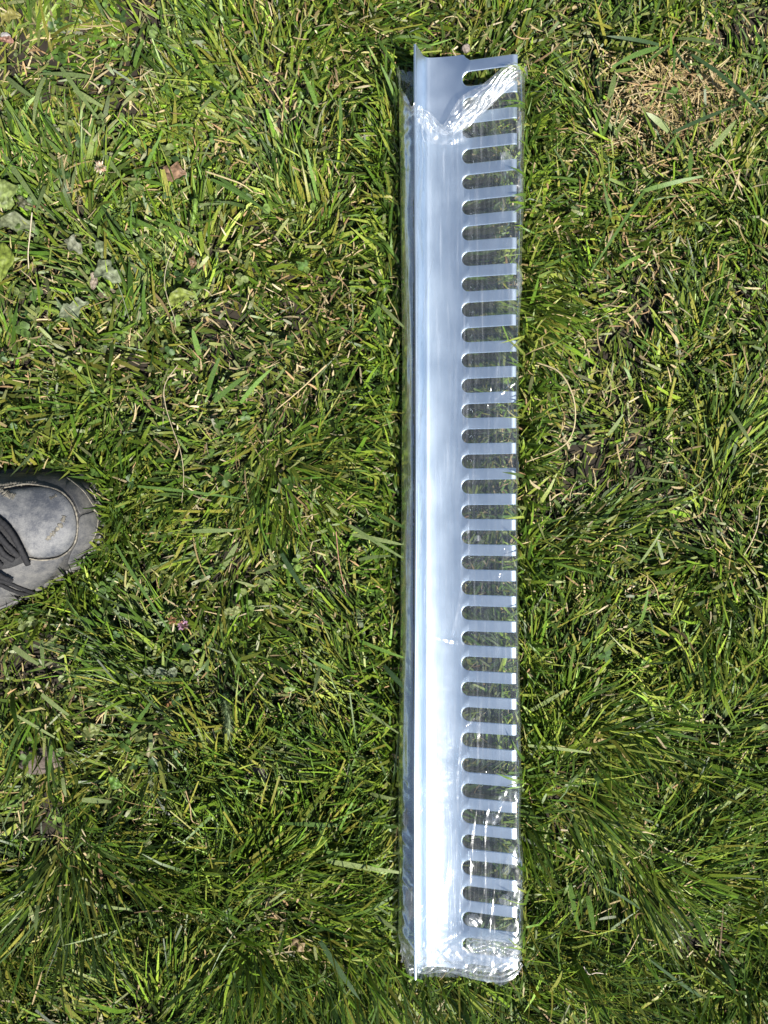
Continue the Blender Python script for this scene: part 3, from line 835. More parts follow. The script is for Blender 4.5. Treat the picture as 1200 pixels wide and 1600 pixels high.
    cz_rng = random.Random(77)
    for q in range(70):
        x0 = cz_rng.uniform(625, 815); y0 = cz_rng.uniform(180, 1500); ln = cz_rng.uniform(25, 160) if q % 3 else cz_rng.uniform(12, 40)
        an = cz_rng.gauss(math.pi / 2, 0.14) if q % 3 else cz_rng.uniform(0, 3.14)
        dxv, dyv = PXv - x0, PYv - y0
        al = dxv * math.cos(an) + dyv * math.sin(an); ac = -dxv * math.sin(an) + dyv * math.cos(an) + 3 * np.sin(al / 30 + q)
        a = a + top[None, :] * cz_rng.uniform(0.0006, 0.0014) * np.exp(-(ac / 1.8) ** 2) * np.clip(1.3 - np.abs(al) / ln * 1.3, 0, 1)
    # keep clear of the metal: push only outwards there
    a = np.where((cz[None, :] > 0.05) | top[None, :], np.maximum(a, -0.0004), a)
    V[:, :, 0] += a * nx[None, :]; V[:, :, 2] += a * nz[None, :]
    # ragged torn end
    rg = (fbm(U_, Yv * 0, 0.006, 141, 4) - 0.5) * 0.014 * np.clip(1 - np.arange(NV)[:, None] / 12, 0, 1)
    V[:, :, 1] += rg
    ii, jj = np.meshgrid(np.arange(NU), np.arange(NV - 1))
    q = np.stack([jj * NU + ii, jj * NU + (ii + 1) % NU, (jj + 1) * NU + (ii + 1) % NU, (jj + 1) * NU + ii], -1).reshape(-1, 4)
    Vf = V.reshape(-1, 3)
    V[:, :, 1] += (fbm(U_ + 3, Yv * 0, 0.007, 147, 4) - 0.5) * 0.012 * np.clip(1 - (NV - 1 - np.arange(NV))[:, None] / 10, 0, 1)
    Vf = V.reshape(-1, 3)
    # two grades of the same film: faces in crumpled zones look whiter because the film is folded there
    me = quads_mesh('film_sleeve', Vf, q, np.ones((len(Vf), 3)), M_FILM)
    me.materials.append(M_FILM_C)
    fc = cr[:-1, :].reshape(-1)
    lf = (V[:-1, :, 0] < 0.0245) & (V[:-1, :, 2] > 0.036) & (PYv[:-1, :] > 150)
    me.materials.append(M_FILM_L)
    me.polygons.foreach_set('material_index', np.where(fc > 0.45, 1, np.where(lf.reshape(-1), 2, 0)).astype(np.int32))

    me.update()
    o = bpy.data.objects.new('plastic_sleeve', me)
    link(o)
    tag(o, 'clear crinkled plastic film sleeve wrapped round the metal strip, torn open at its upper end', 'plastic film')
    return o, V
sleeve, FV = film()

def ribbon_crumple(name, pts, width, parent, seed, amp=0.0035, zoff=0.0, nl=150, nw=22):
    """a gathered roll of film along a line; pts: (px, py, z)"""
    P = catmull([tuple(W(a, b, z)) for a, b, z in pts], nl)
    wd = np.interp(np.linspace(0, 1, nl + 1), np.linspace(0, 1, len(width)), width)
    V = []
    for i in range(nl + 1):
        t = P[min(i + 1, nl)] - P[max(i - 1, 0)]; t /= np.linalg.norm(t)
        sd_ = np.array((-t[1], t[0], 0)); sd_ /= np.linalg.norm(sd_)
        for k in range(nw + 1):
            u = k / nw - 0.5
            s_ = i / nl * sum(np.linalg.norm(P[j + 1] - P[j]) for j in (0, nl // 2, nl - 1)) * nl / 3
            wq = float(fbm(np.array(u * wd[i]), np.array(s_), 0.012, seed + 3)) * 0.008
            wv = 2.2 * float(fbm(np.array(s_), np.array(u * wd[i] * 0.8), 0.016, seed, 2)) + 1.6 * float(fbm(np.array(s_ * 0.7), np.array(u * wd[i]), 0.009, seed + 40, 2))
            nf = wd[i] / 0.0042
            h = abs(math.sin(math.pi * (u * nf + wv))) ** 0.8 * (0.35 + 0.65 * float(fbm(np.array(s_ * 0.5), np.array(u * wd[i] + 3), 0.006, seed + 60, 2))) - 0.2
            h2 = float(fbm(np.array(u * wd[i]), np.array(s_), 0.0022, seed + 9, 3)) - 0.5
            edge = 1 - abs(2 * u) ** 3
            p = P[i] + sd_ * (u * wd[i]) + np.array((0, 0, zoff + amp * h * edge ))
            V.append(p)
    F = [(i * (nw + 1) + k, i * (nw + 1) + k + 1, (i + 1) * (nw + 1) + k + 1, (i + 1) * (nw + 1) + k) for i in range(nl) for k in range(nw)]
    return mesh_obj(name, V, F, M_FILM_C, parent, smooth=True)
te = ribbon_crumple('torn_edge', [(648, 168, .060), (668, 184, .052), (690, 203, .050), (712, 193, .054), (735, 168, .058), (765, 145, .064), (800, 112, .071), (812, 108, .069)],
                    [0.005, 0.009, 0.008, 0.018, 0.024, 0.018, 0.014, 0.008], sleeve, 301, zoff=0.001)
te2 = ribbon_crumple('torn_edge', [(700, 205, .052), (725, 190, .056), (755, 160, .062), (800, 128, .070)],
                    [0.006, 0.012, 0.014, 0.008], sleeve, 331, zoff=0.003)
be = ribbon_crumple('sealed_end', [(640, 1512, .048), (660, 1512, .048), (700, 1508, .050), (750, 1517, .055), (790, 1518, .060), (812, 1500, .058)],
                    [0.008, 0.010, 0.012, 0.016, 0.016, 0.010], sleeve, 351, zoff=0.001)
be2 = ribbon_crumple('sealed_end', [(728, 1478, .062), (760, 1482, .066), (808, 1490, .070)],
                    [0.014, 0.020, 0.016], sleeve, 371, zoff=0.0)

# ------------------------------------------------------------------ shoe
shoe = empty('work_shoe', (shoe_c[0], shoe_c[1], 0.0))
tag(shoe, 'scuffed dusty black lace-up work shoe standing on the grass at the left edge', 'shoe')
SO = np.array((shoe_c[0], shoe_c[1], 0.0))
def ssub(name, V, F, mat, smooth=True, parent=None):
    return mesh_obj(name, np.array(V) - SO, F, mat, parent or shoe, smooth=smooth)
def SW(px, py): return np.array(((px - 600) * 0.79 / FPX, (800 - py) * 0.79 / FPX))
toeS, heelS = SW(85, 815), SW(-340, 848)
def spine(p):
    d = heelS - toeS; t = np.clip(np.dot(p - toeS, d) / np.dot(d, d), 0, 1)
    return toeS + d * t, t
def Htop(t):  # height of the ridge, toe to heel
    return float(np.interp(t, [0, 0.08, 0.2, 0.35, 0.5, 0.62, 0.75, 1.0], [0.060, 0.062, 0.068, 0.082, 0.098, 0.108, 0.112, 0.115]))
no = len(shoe_xy)
ins = lambda k: shoe_c + (shoe_xy - shoe_c)  # identity, kept simple
# normals of the outline, for insets in metres
tg = np.roll(shoe_xy, -1, 0) - np.roll(shoe_xy, 1, 0); tg /= np.linalg.norm(tg, axis=1)[:, None]
on = np.column_stack([-tg[:, 1], tg[:, 0]])
if np.dot(shoe_xy[0] + on[0] * 0.01 - shoe_c, shoe_xy[0] - shoe_c) < np.dot(shoe_xy[0] - shoe_c, shoe_xy[0] - shoe_c): on = -on   # outward
# sole: lofted slab with a rounded edge
V, F = [], []
prof = [(-0.010, 0.004), (-0.004, 0.004), (-0.001, 0.008), (0.000, 0.014), (-0.0005, 0.020), (-0.002, 0.0235), (-0.006, 0.0245), (-0.016, 0.0245)]
for (d, z) in prof:
    for p, q in zip(shoe_xy, on): V.append((*(p + q * d), z))
for k in range(len(prof) - 1):
    for i in range(no):
        j = (i + 1) % no; F.append((k * no + i, k * no + j, (k + 1) * no + j, (k + 1) * no + i))
F.append(tuple(range(no)))
ssub('sole', V, F, M_RUBBER)
# upper: rings from the welt to the ridge
NR = 26
V, F = [], []
b_in = 0.0045
for k in range(NR + 1):
    a = k / NR * math.pi / 2
    hor = 1 - math.cos(a) ** 1.0; ver = math.sin(a) ** 0.80
    hor = hor ** 0.85
    for i in range(no):
        p = shoe_xy[i] - on[i] * b_in
        s_, t = spine(p)
        z0 = 0.022
        H = Htop(t)
        q = p + (s_ - p) * hor
        if k > 0 and k < NR:   # creases and slight unevenness
            w_ = 0.0012 * (float(fbm(np.array(q[0]), np.array(q[1]), 0.03, 401)) - 0.5)
        else: w_ = 0
        V.append((q[0], q[1], z0 + (H - z0) * ver + w_))
for k in range(NR):
    for i in range(no):
        j = (i + 1) % no; F.append((k * no + i, k * no + j, (k + 1) * no + j, (k + 1) * no + i))
ssub('upper', V, F, M_RUBBER)
bvh = BVHTree.FromPolygons([Vector(v) for v in V], F)
def on_shoe(px, py, off=0.0):
    """point on the shoe's surface under the photo pixel (ray from the lens position, so parts land where they are seen)"""
    o = Vector((0, 0, CAM_H)); d = Vector(((px - 600) / FPX, (800 - py) / FPX, -1)).normalized()
    h, nrm, _, _ = bvh.ray_cast(o, d)
    if h is None:
        h = W(px, py, 0.03); nrm = Vector((0, 0, 1))
    if nrm.z < 0: nrm = -nrm
    return np.array(h + nrm * off), np.array(nrm)

def patch(name, outline, mat, off, thick=0.002, rings=8, parent=None, bulge=0.0):
    """a panel of leather following the upper: outline in photo pixels"""
    O = catmull_closed(outline, 72); c = O.mean(0); m = len(O)
    V, F = [], []
    P0 = [on_shoe(*p, 0.0002 )[0] for p in O]
    V += P0
    V += [on_shoe(*p, off * 0.75)[0] for p in O]
    for k in range(rings):
        f = 1 - (k + 0.12) / rings
        for p in O:
            q = c + (p - c) * f
            V.append(on_shoe(q[0], q[1], off + bulge * (1 - f * f))[0])
    V.append(on_shoe(c[0], c[1], off + bulge)[0])
    R_ = rings + 2
    for k in range(R_ - 1):
        for i in range(m):
            j = (i + 1) % m; F.append((k * m + i, k * m + j, (k + 1) * m + j, (k + 1) * m + i))
    e = (R_ - 1) * m
    for i in range(m): F.append((e + i, e + (i + 1) % m, len(V) - 1))
    return ssub(name, V, F, mat, parent=parent)

def tube_on(name, pts, r, mat, off, flat=1.0, n=60, ns=8, parent=None, rough=0.0, arch=0.0, seed=1):
    P = catmull(pts, n); V, F = [], []
    rg2 = random.Random(seed)
    C3 = []
    for k, p in enumerate(P):
        a = arch * math.sin(math.pi * k / n)
        h, nr = on_shoe(p[0], p[1], off + a); C3.append((h, nr))
    for k in range(n + 1):
        h, nr = C3[k]
        t = C3[min(k + 1, n)][0] - C3[max(k - 1, 0)][0]; t /= np.linalg.norm(t) + 1e-9
        sdv = np.cross(nr, t); sdv /= np.linalg.norm(sdv) + 1e-9
        up = np.cross(t, sdv)
        rr = r * (1 + rough * (rg2.random() - 0.5) * 2)
        for q in range(ns):
            a = 2 * math.pi * q / ns
            V.append(h + sdv * math.cos(a) * rr + up * math.sin(a) * rr * flat)
    for k in range(n):
        for q in range(ns):
            b = (q + 1) % ns; F.append((k * ns + q, k * ns + b, (k + 1) * ns + b, (k + 1) * ns + q))
    F.append(tuple(range(ns))[::-1]); F.append(tuple(n * ns + q for q in range(ns)))
    return ssub(name, V, F, mat, parent=parent)

tc_ = patch('toe_cap', [(60, 763), (88, 768), (108, 785), (117, 812), (116, 838), (104, 858), (82, 868), (52, 868), (40, 855), (22, 825), (-10, 800), (-40, 785), (-40, 772), (8, 768)], M_LEATHER, 0.0022, bulge=0.002)
patch('side_panel', [(52, 873), (84, 872), (100, 868), (84, 893), (58, 916), (20, 928), (-30, 940), (-60, 930), (-30, 900), (8, 886)], M_SIDE, 0.0018)
patch('side_panel', [(-60, 940), (-10, 933), (15, 930), (34, 936), (10, 948), (-30, 962), (-70, 968), (-90, 955)], M_SIDE, 0.0018)
rb = patch('toe_bumper', [(112, 752), (122, 758), (134, 768), (146, 784), (149, 795), (138, 797), (124, 803), (118, 790), (112, 778), (104, 768), (104, 758)], M_RUBBER, 0.0016)
patch('toe_bumper', [(124, 808), (138, 802), (150, 800), (152, 815), (148, 835), (136, 858), (118, 875), (106, 880), (110, 864), (120, 845), (122, 825)], M_SIDE, 0.0014)
tube_on('seam', [(-60, 762), (-20, 766), (10, 764), (40, 759), (70, 762), (95, 770), (112, 788), (119, 812), (118, 838), (108, 857), (90, 869), (66, 873), (46, 871)], 0.00065, M_SEAM, 0.0022, rough=0.35, n=120, seed=3)
tube_on('seam', [(104, 748), (116, 757), (130, 770), (140, 785), (144, 790), (148, 784), (144, 772), (138, 764)], 0.0005, M_SEAM, 0.0014, rough=0.3, n=60, seed=4)
tube_on('seam', [(145, 796), (150, 803), (151, 815), (148, 832), (140, 848)], 0.0007, M_SEAM, 0.0010, rough=0.3, n=40, seed=5)
# mud crusts along the seam
tube_on('mud_streak', [(-20, 760), (5, 760), (20, 757), (34, 758), (48, 756), (58, 758)], 0.0018, M_SEAM, 0.0016, flat=0.35, rough=0.7, n=70, seed=6)
tube_on('mud_streak', [(-10, 766), (4, 770), (14, 776), (24, 779)], 0.0024, M_SEAM, 0.0030, flat=0.25, rough=0.8, n=40, seed=8)
tube_on('mud_streak', [(30, 800), (38, 808), (44, 818), (56, 828), (60, 838)], 0.0022, M_SEAM, 0.0034, flat=0.12, rough=0.9, n=50, seed=9)
tube_on('mud_streak', [(74, 842), (84, 832), (96, 818), (100, 806)], 0.0014, M_SEAM, 0.0036, flat=0.12, rough=0.9, n=40, seed=10)
tube_on('mud_streak', [(10, 782), (30, 788), (52, 790), (78, 782), (90, 776)], 0.0012, M_SEAM, 0.0030, flat=0.12, rough=0.9, n=60, seed=12)
# tongue and laces
patch('tongue', [(-6, 812), (10, 822), (24, 840), (36, 862), (40, 874), (20, 884), (0, 888), (-60, 900), (-160, 900), (-200, 860), (-120, 820), (-50, 806)], M_DARK, 0.0034, bulge=0.002)
for k, pts in enumerate([[(-30, 800), (4, 816), (20, 832), (34, 856), (44, 878)], [(-40, 812), (-6, 830), (10, 846), (30, 866)], [(-40, 835), (-5, 848), (8, 862), (22, 872)], [(-50, 858), (-10, 868), (4, 880)],
                         [(-60, 880), (-10, 890), (6, 896), (18, 902)], [(-60, 900), (0, 905), (30, 915), (50, 922)], [(-30, 902), (0, 911), (25, 921), (46, 925)]]):
    tube_on('lace', pts, 0.0025 if k < 5 else 0.0019, M_LACE, 0.0055 if k < 5 else 0.003, flat=0.6, rough=0.12, n=50, arch=0.002 if k < 5 else 0.0, seed=20 + k)
for k, (a, b) in enumerate([(-90, -120), (-130, -160), (-170, -200)]):
    tube_on('lace', [(a, 812), (a - 10, 845), (b, 895)], 0.0028, M_LACE, 0.005, flat=0.6, n=30, arch=0.002, seed=40 + k)
# padded collar
V, F = [], []
cc_ = SW(-300, 846); ns_, nr_ = 48, 10
for i in range(ns_):
    a = 2 * math.pi * i / ns_
    for k in range(nr_):
        b = 2 * math.pi * k / nr_
        rx, ry = 0.052 + 0.007 * math.cos(b), 0.030 + 0.007 * math.cos(b)
        V.append((cc_[0] + rx * math.cos(a), cc_[1] + ry * math.sin(a), 0.118 + 0.009 * math.sin(b)))
for i in range(ns_):
    for k in range(nr_):
        F.append((i * nr_ + k, ((i + 1) % ns_) * nr_ + k, ((i + 1) % ns_) * nr_ + (k + 1) % nr_, i * nr_ + (k + 1) % nr_))
ssub('collar', V, F, M_LACE)

# ------------------------------------------------------------------ single leaves, flowers, stems, stones
def leaf(name, label, cat, px, py, length_px, width_px, ang, col, z=0.036, fold=0.25, droop=0.2, jag=0.0, shape='ovate', stem=None, tilt=(0, 0), seed=0, col2=None, tube=False, group=None):
    rr = random.Random(seed)
    L = length_px * (CAM_H - z) / FPX; Wd = width_px * (CAM_H - z) / FPX
    z = z - 0.007; col = [col[0] * .56, col[1] * .55, col[2] * .45]
    o3 = W(px, py, z)
    nl, nw = 16, 8
    V, Cc = [], []
    ca, sa = math.cos(R(ang)), math.sin(R(ang))
    c1 = np.array(col); c2 = np.array(col2 if col2 else [c * 1.15 for c in col])
    jag = jag * 0.9 + 0.08
    l1, l2, l3, l4 = (rr.uniform(0, 6.28) for _ in range(4))
    jl = [1 + jag * (rr.random() - 0.5) * 1.2 + 1.3 * jag * math.sin(q * 0.7 + l1) for q in range(nl + 1)]; jr = [1 + jag * (rr.random() - 0.5) * 1.2 + 1.3 * jag * math.sin(q * 0.9 + l2) for q in range(nl + 1)]
    for i in range(nl + 1):
        t = i / nl
        if shape == 'ovate': wv = math.sin(math.pi * min(1, t * 0.96 + 0.02)) ** 0.75
        elif shape == 'round': wv = math.sqrt(max(0.0, 1 - (2 * t - 1) ** 2)) 
        else: wv = (math.sin(math.pi * (t * 0.9 + 0.05)) ** 0.35)
        for k in range(nw + 1):
            u = k / nw * 2 - 1
            jj = jl[i] if u < 0 else jr[i]
            x = (t - 0.5) * L; y = u * wv * Wd * 0.5 * jj
            zz = abs(u) * wv * Wd * 0.5 * fold - droop * L * (2 * t - 1) ** 2 * 0.5 + 0.0006 * math.sin(t * 19 + seed) + 0.0007 * math.sin(u * 7 + t * 9 + seed)
            y += 0.10 * L * math.sin(t * 3.3 + l3); zz += x * tilt[0] + y * tilt[1] + 0.0012 * math.sin(t * 8 + l4) * u
            V.append((x * ca - y * sa, x * sa + y * ca, zz))
            v_ = 0.88 + 0.24 * rr.random()
            f = rr.random()
            Cc.append((c1 * (1 - f) + c2 * f) * v_ * (1.18 if k == nw // 2 else 1))
    F = [(i * (nw + 1) + k, i * (nw + 1) + k + 1, (i + 1) * (nw + 1) + k + 1, (i + 1) * (nw + 1) + k) for i in range(nl) for k in range(nw)]
    if stem is None:
        o = mesh_obj(name, V, F, M_LEAF, smooth=True, cols=np.array(Cc)); o.location = o3
        return tag(o, label, cat, group)
    root = empty(name, o3); tag(root, label, cat, group)
    mesh_obj('blade', V, F, M_LEAF, root, smooth=True, cols=np.array(Cc))
    P = catmull([tuple(W(a, b, zq) - o3) for a, b, zq in stem], 14)
    tube_mesh('stem', P, 0.0006, root, np.array(col))
    return root

def tube_mesh(name, P, r, parent, col, mat=None, taper=0.6, ns=5):
    V, F = [], []
    n = len(P) - 1
    for k in range(n + 1):
        t = P[min(k + 1, n)] - P[max(k - 1, 0)]; t = t / (np.linalg.norm(t) + 1e-9)
        a = np.cross(t, (0, 0, 1.0)); a /= np.linalg.norm(a) + 1e-9; b = np.cross(a, t)
        rr = r * (1 - (1 - taper) * k / n)
        for q in range(ns):
            an = 2 * math.pi * q / ns; V.append(P[k] + a * math.cos(an) * rr + b * math.sin(an) * rr)
    for k in range(n):
        for q in range(ns): F.append((k * ns + q, k * ns + (q + 1) % ns, (k + 1) * ns + (q + 1) % ns, (k + 1) * ns + q))
    F.append(tuple(range(ns))[::-1]); F.append(tuple(n * ns + q for q in range(ns)))
    return mesh_obj(name, V, F, mat or M_STRAW, parent, smooth=True, cols=np.tile(col, (len(V), 1)))

PINK = (0.42, 0.27, 0.20); GREY = (0.27, 0.31, 0.18); YG = (0.30, 0.38, 0.09); LG = (0.24, 0.34, 0.10)
leaf('leaf', 'dry pinkish tan leaf lying on the grass, up and left of the strip', 'leaf', 268, 270, 44, 30, -15, PINK, z=.040, fold=.3, jag=.18, seed=1, tilt=(.1, -.2))
leaf('leaf', 'pointed yellow-green leaf lying below the long thin pale stem', 'leaf', 283, 466, 46, 22, 22, YG, z=.040, seed=2, tilt=(0.1, 0.2))
leaf('leaf', 'large yellow-green leaf cut off by the left edge of the picture', 'leaf', 0, 408, 62, 34, 95, (0.27, 0.36, 0.07), z=.044, seed=3, fold=.15)
leaf('leaf', 'broad pale green lobed leaf at the left edge above a dark shadow', 'leaf', 6, 302, 44, 36, 100, (0.30, 0.40, 0.14), z=.046, jag=.2, seed=4, fold=.15, tilt=(0.2, 0.1))
leaf('leaf', 'small bright green leaf right of the pale lobed leaf', 'leaf', 36, 295, 24, 18, 20, (0.16, 0.30, 0.06), z=.042, jag=.15, seed=5)
leaf('leaf', 'grey shaded leaf hanging between the pale lobed leaf and a red-brown scrap', 'leaf', 38, 316, 30, 18, -30, (0.16, 0.17, 0.12), z=.036, jag=.15, seed=6)
leaf('leaf', 'red-brown torn leaf scrap among clippings near the left edge', 'leaf', 60, 318, 26, 14, -40, (0.30, 0.13, 0.08), z=.036, jag=.3, seed=7, fold=.4)
leaf('leaf', 'wide silvery green dried leaf lying flat at the left, long side level', 'leaf', 22, 350, 62, 26, 4, (0.28, 0.33, 0.22), z=.040, jag=.1, shape='strap', seed=8)
leaf('leaf', 'mottled grey-green leaf with white bloom left of the two crumpled leaves', 'leaf', 114, 384, 34, 22, -25, (0.33, 0.36, 0.30), z=.042, jag=.15, seed=9)
leaf('leaf', 'crumpled grey-green leaf with a pale stalk running down to its right', 'leaf', 170, 422, 50, 30, -50, (0.30, 0.36, 0.26), z=.046, jag=.2, seed=10, fold=.35, stem=[(184, 444, .042), (192, 465, .04), (202, 500, .03)])
leaf('leaf', 'upper grey-green leaf touching the crumpled leaf from above', 'leaf', 156, 388, 34, 16, -75, (0.25, 0.32, 0.20), z=.042, jag=.2, seed=11)
leaf('leaf', 'pale lilac-grey dry leaf standing on edge beside the crumpled leaf', 'leaf', 146, 438, 26, 12, 62, (0.42, 0.36, 0.34), z=.040, seed=12, tilt=(.2, .5))
leaf('leaf', 'toothed silvery green leaf lying flat below the lilac-grey one', 'leaf', 114, 482, 50, 26, 12, (0.31, 0.37, 0.27), z=.042, jag=.22, seed=13)
leaf('leaf', 'brown papery leaf under the crumpled grey-green leaf', 'leaf', 166, 458, 36, 14, 5, (0.30, 0.26, 0.20), z=.034, jag=.3, seed=14)
leaf('leaf', 'small pink leaf at the upper left edge of the picture', 'leaf', 10, 62, 22, 12, -25, (0.45, 0.25, 0.22), z=.042, seed=15)
leaf('leaf', 'bright oval green leaf near the top left, pointing down right', 'leaf', 176, 66, 20, 11, -45, (0.20, 0.40, 0.06), z=.046, seed=16)
leaf('leaf', 'yellowish leaf tuft in the top left corner', 'leaf', 16, 28, 34, 20, 20, (0.38, 0.36, 0.12), z=.042, jag=.3, seed=17)
leaf('leaf', 'round bright green leaf on a curved stem near the lower left', 'leaf', 180, 1222, 28, 16, -20, (0.16, 0.32, 0.06), z=.050, seed=18, fold=.3, stem=[(192, 1232, .048), (194, 1245, .04), (190, 1262, .02)])
leaf('leaf', 'curled yellow-green leaf above a patch of bare soil', 'leaf', 143, 1140, 32, 20, 10, (0.26, 0.32, 0.12), z=.040, jag=.2, seed=19, fold=.5)
leaf('leaf', 'small square pale green leaf lower left of the metal strip centre', 'leaf', 363, 955, 26, 13, -12, (0.32, 0.38, 0.16), z=.044, jag=.2, shape='strap', seed=20)
leaf('leaf', 'tan brown leaf tip among small green leaves left of centre', 'leaf', 300, 410, 22, 12, 70, (0.30, 0.20, 0.13), z=.040, seed=21)
leaf('leaf', 'folded green leaf with a dark notch below and left of the pink one', 'leaf', 212, 303, 26, 20, 40, (0.26, 0.32, 0.10), z=.040, jag=.2, seed=22, fold=.4)
leaf('leaf', 'crumpled tan leaf fragment near the bottom left of centre', 'leaf', 466, 1478, 28, 14, -60, (0.42, 0.32, 0.21), z=.038, jag=.35, seed=23, fold=.5)
leaf('leaf', 'cream coloured folded leaf tip low on the left', 'leaf', 236, 1168, 34, 7, 85, (0.55, 0.52, 0.38), z=.042, seed=24)
leaf('leaf', 'orange-brown curled leaf scrap left of the bristly seed head', 'leaf', 266, 1100, 14, 10, 30, (0.45, 0.25, 0.12), z=.040, jag=.3, seed=25)
for (x, y, s, lb, sd_) in ((232, 1048, 16, 'leftmost of three silvery round leaves in the lower left', 26), (252, 1052, 18, 'middle one of three silvery round leaves in the lower left', 27), (269, 1050, 17, 'rightmost of three silvery round leaves in the lower left', 28)):
    leaf('round_leaf', lb, 'leaf', x, y, s, s * .9, 30, (0.24, 0.30, 0.22), z=.040, shape='round', seed=sd_, fold=.3, group='silvery round leaves')

def stem_thing(label, pts, r, col, cat='stem', group='dry pale stems'):
    P = catmull([tuple(W(*p)) for p in pts], 40)
    o3 = P[0].copy()
    o = tube_mesh('dry_stem', P - o3, r, None, np.array(col)); o.location = Vector(o3)
    return tag(o, label, cat, group)
SC = (0.50, 0.42, 0.24)
stem_thing('tan stem bowed in a wide arc right beside the middle of the strip', [(838, 566, .04), (872, 580, .05), (892, 610, .054), (899, 645, .054), (893, 680, .05), (872, 702, .045), (822, 722, .035)], .0008, SC)
stem_thing('long thin wavy pale stem crossing the pointed yellow-green leaf', [(275, 378, .045), (262, 410, .048), (257, 440, .048), (263, 470, .05), (272, 495, .045), (275, 512, .04)], .00045, (0.42, 0.38, 0.25))
stem_thing('thin hooked pale stem left of the middle of the picture', [(278, 570, .045), (258, 600, .048), (258, 630, .048), (268, 665, .046), (282, 705, .044), (287, 745, .04), (284, 785, .035)], .0005, (0.40, 0.34, 0.22))
stem_thing('straight cream stem beside the far left leaves', [(50, 332, .05), (47, 365, .05), (44, 395, .048), (45, 420, .04)], .0007, (0.55, 0.48, 0.34))
stem_thing('pale thin stem near the right edge of the picture', [(1187, 790, .04), (1184, 820, .048), (1175, 845, .048), (1162, 868, .04)], .0006, (0.55, 0.45, 0.28))
stem_thing('short bright straw stem to the right of the pink leaf', [(322, 268, .04), (352, 278, .044), (378, 288, .044), (395, 300, .04)], .0009, (0.50, 0.42, 0.22))
stem_thing('bent tan stem in the dark gap at lower left', [(290, 1235, .04), (297, 1260, .044), (300, 1282, .044), (312, 1288, .04)], .0006, (0.50, 0.36, 0.2))
stem_thing('thin straw below the dry patch at upper right', [(1125, 240, .04), (1140, 260, .044), (1152, 285, .044), (1160, 305, .04)], .0006, (0.45, 0.36, 0.22))
stem_thing('slender curled whitish straw at lower right', [(912, 1510, .045), (920, 1522, .046), (932, 1520, .046), (948, 1522, .045)], .0006, (0.6, 0.52, 0.42))
stem_thing('long straw leaning over the grass at lower right', [(973, 1505, .04), (985, 1485, .045), (998, 1460, .048)], .0006, (0.5, 0.4, 0.25))
stem_thing('forked tan straw between the shoe and the strip', [(510, 570, .04), (470, 608, .046), (432, 640, .045)], .0008, (0.5, 0.4, 0.22))
stem_thing('thin reddish straw left of the lower half of the strip', [(525, 830, .045), (530, 880, .048), (540, 925, .042)], .0005, (0.45, 0.25, 0.16))

def flower(label, px, py, z, r, cols, n, seed):
    rr = random.Random(seed)
    o3 = W(px, py, z); root = empty('clover_flower', o3); tag(root, label, 'flower')
    V, F, Cc = [], [], []
    for i in range(n):
        th = rr.uniform(0, 6.283); ph = math.acos(rr.uniform(-0.2, 1))
        d = np.array((math.sin(ph) * math.cos(th), math.sin(ph) * math.sin(th), math.cos(ph)))
        s_ = np.cross(d, (0.3, 0.5, 0.8)); s_ /= np.linalg.norm(s_)
        a = d * r * 0.25; b = d * r * rr.uniform(0.8, 1.1); w = r * 0.16
        c = np.array(rr.choice(cols)) * rr.uniform(0.8, 1.1)
        k = len(V)
        V += [a - s_ * w * .4, a + s_ * w * .4, (a + b) / 2 + s_ * w, b, (a + b) / 2 - s_ * w]
        F.append((k, k + 1, k + 2, k + 3, k + 4)); Cc += [c] * 5
    mesh_obj('petals', V, F, M_LEAF, root, cols=np.array(Cc))
    tube_mesh('stem', catmull([(0, 0, 0), (0.002, -0.002, -z * 0.5), (0.004, -0.001, -z + 0.002)], 8), 0.0007, root, np.array((0.10, 0.16, 0.04)))
flower('white clover flower head in the grass at upper left', 157, 262, .046, .0058, [(0.75, 0.70, 0.55), (0.7, 0.6, 0.45), (0.6, 0.42, 0.3)], 60, 1)
flower('small purple and brown faded clover flower below and right of the shoe', 286, 977, .046, .0052, [(0.42, 0.24, 0.36), (0.5, 0.33, 0.42), (0.3, 0.16, 0.12)], 46, 2)
flower('brown withered clover flower left of the purple one', 269, 969, .044, .0045, [(0.28, 0.15, 0.08), (0.35, 0.2, 0.1)], 40, 3)

def seed_head(name, label, P, r, col, n, bl, seed):
    """a grass spike: axis plus bristles"""
    rr = random.Random(seed)
    P = catmull([tuple(W(*p)) for p in P], 30); o3 = P[0].copy(); P = P - o3
    root = empty(name, Vector(o3)); tag(root, label, 'seed head')
    tube_mesh('spike', P, r, root, np.array(col), M_LEAF, taper=0.7, ns=8)
    V, F, Cc = [], [], []
    for i in range(n):
        k = rr.uniform(0, 29.99); i0 = int(k); p = P[i0] + (P[i0 + 1] - P[i0]) * (k - i0)
        t = P[i0 + 1] - P[i0]; t /= np.linalg.norm(t)
        d = np.array([rr.gauss(0, 1) for _ in range(3)]); d -= t * np.dot(d, t); d /= np.linalg.norm(d)
        dd = d * 0.9 + t * 0.8; dd /= np.linalg.norm(dd)
        s_ = np.cross(dd, d + 0.01); s_ /= np.linalg.norm(s_) + 1e-9
        a = p + d * r * 0.6; b = a + dd * bl * rr.uniform(0.6, 1.2); m_ = (a + b) / 2
        q = len(V); w = 0.00035
        V += [a - s_ * w, a + s_ * w, m_ + s_ * w, b, m_ - s_ * w]; F.append((q, q + 1, q + 2, q + 3, q + 4)); Cc += [np.array(col) * rr.uniform(0.8, 1.5)] * 5
    o = mesh_obj('bristles', V, F, M_LEAF, root, cols=np.array(Cc)); o['kind'] = 'stuff'
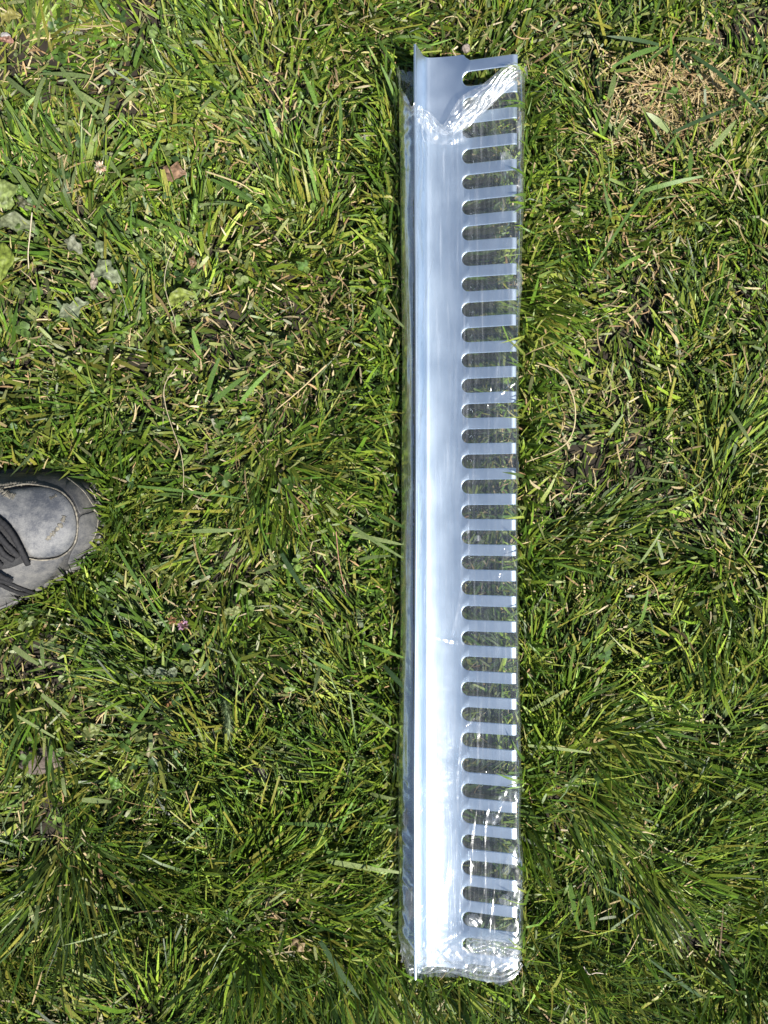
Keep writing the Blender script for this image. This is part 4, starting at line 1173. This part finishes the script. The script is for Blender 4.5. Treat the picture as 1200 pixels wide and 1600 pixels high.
seed_head('seed_head', 'soft bristly green foxtail seed head lying in the grass at lower left', [(350, 1085, .036), (354, 1105, .044), (357, 1125, .046), (357, 1155, .040)], .0022, (0.20, 0.26, 0.13), 420, .0055, 5)
seed_head('seed_head', 'short bright green bristly spike below the pink leaf', [(305, 312, .04), (304, 330, .046), (300, 352, .042)], .0019, (0.24, 0.38, 0.08), 160, .0022, 6)

def stone(name, label, cat, px, py, z, rx, ry, rz, col, seed, kind=None):
    bm = bmesh.new(); bmesh.ops.create_icosphere(bm, subdivisions=4, radius=1)
    for v in bm.verts:
        c = v.co
        f = 0.72 + 0.55 * float(fbm(np.array(c.x + c.z * .7 + seed), np.array(c.y - c.z * .4), 0.55, 500 + seed, 4))
        v.co = Vector((c.x * rx * f, c.y * ry * f, c.z * rz * f))
    me = bpy.data.meshes.new(name); bm.to_mesh(me); bm.free()
    m, nt, out = new_mat(name + '_surface')
    n1 = N(nt, 'ShaderNodeTexNoise', Scale=260.0, Detail=8.0); tc = N(nt, 'ShaderNodeTexCoord'); nt.links.new(tc.outputs['Object'], n1.inputs['Vector'])
    r1 = ramp(nt, n1.outputs['Fac'], [(0.3, tuple(c * .55 for c in col)), (0.7, tuple(c * 1.3 for c in col))])
    p = N(nt, 'ShaderNodeBsdfPrincipled', Roughness=0.95); nt.links.new(r1.outputs[0], p.inputs['Base Color'])
    bp = N(nt, 'ShaderNodeBump', Strength=0.8, Distance=0.002); nt.links.new(n1.outputs['Fac'], bp.inputs['Height']); nt.links.new(bp.outputs[0], p.inputs['Normal'])
    nt.links.new(p.outputs[0], out.inputs['Surface'])
    me.materials.append(m)
    for q in me.polygons: q.use_smooth = True
    o = bpy.data.objects.new(name, me); link(o); o.location = W(px, py, z)
    return tag(o, label, cat)
stone('soil_clod', 'bare grey-brown clod of soil showing between the blades near the lower left', 'soil', 66, 1186, .012, .021, .013, .010, (0.12, 0.095, 0.08), 1)
stone('soil_clod', 'smaller dark clod of soil in a gap left of the strip, low down', 'soil', 395, 1205, .016, .012, .008, .008, (0.10, 0.08, 0.07), 2)
stone('pebble', 'pale rounded pebble in the grass just above the strip', 'stone', 728, 76, .022, .004, .0035, .004, (0.24, 0.20, 0.17), 3)
stone('pebble', 'small grey pebble near the top left corner', 'stone', 9, 57, .030, .0045, .0035, .003, (0.35, 0.33, 0.32), 4)
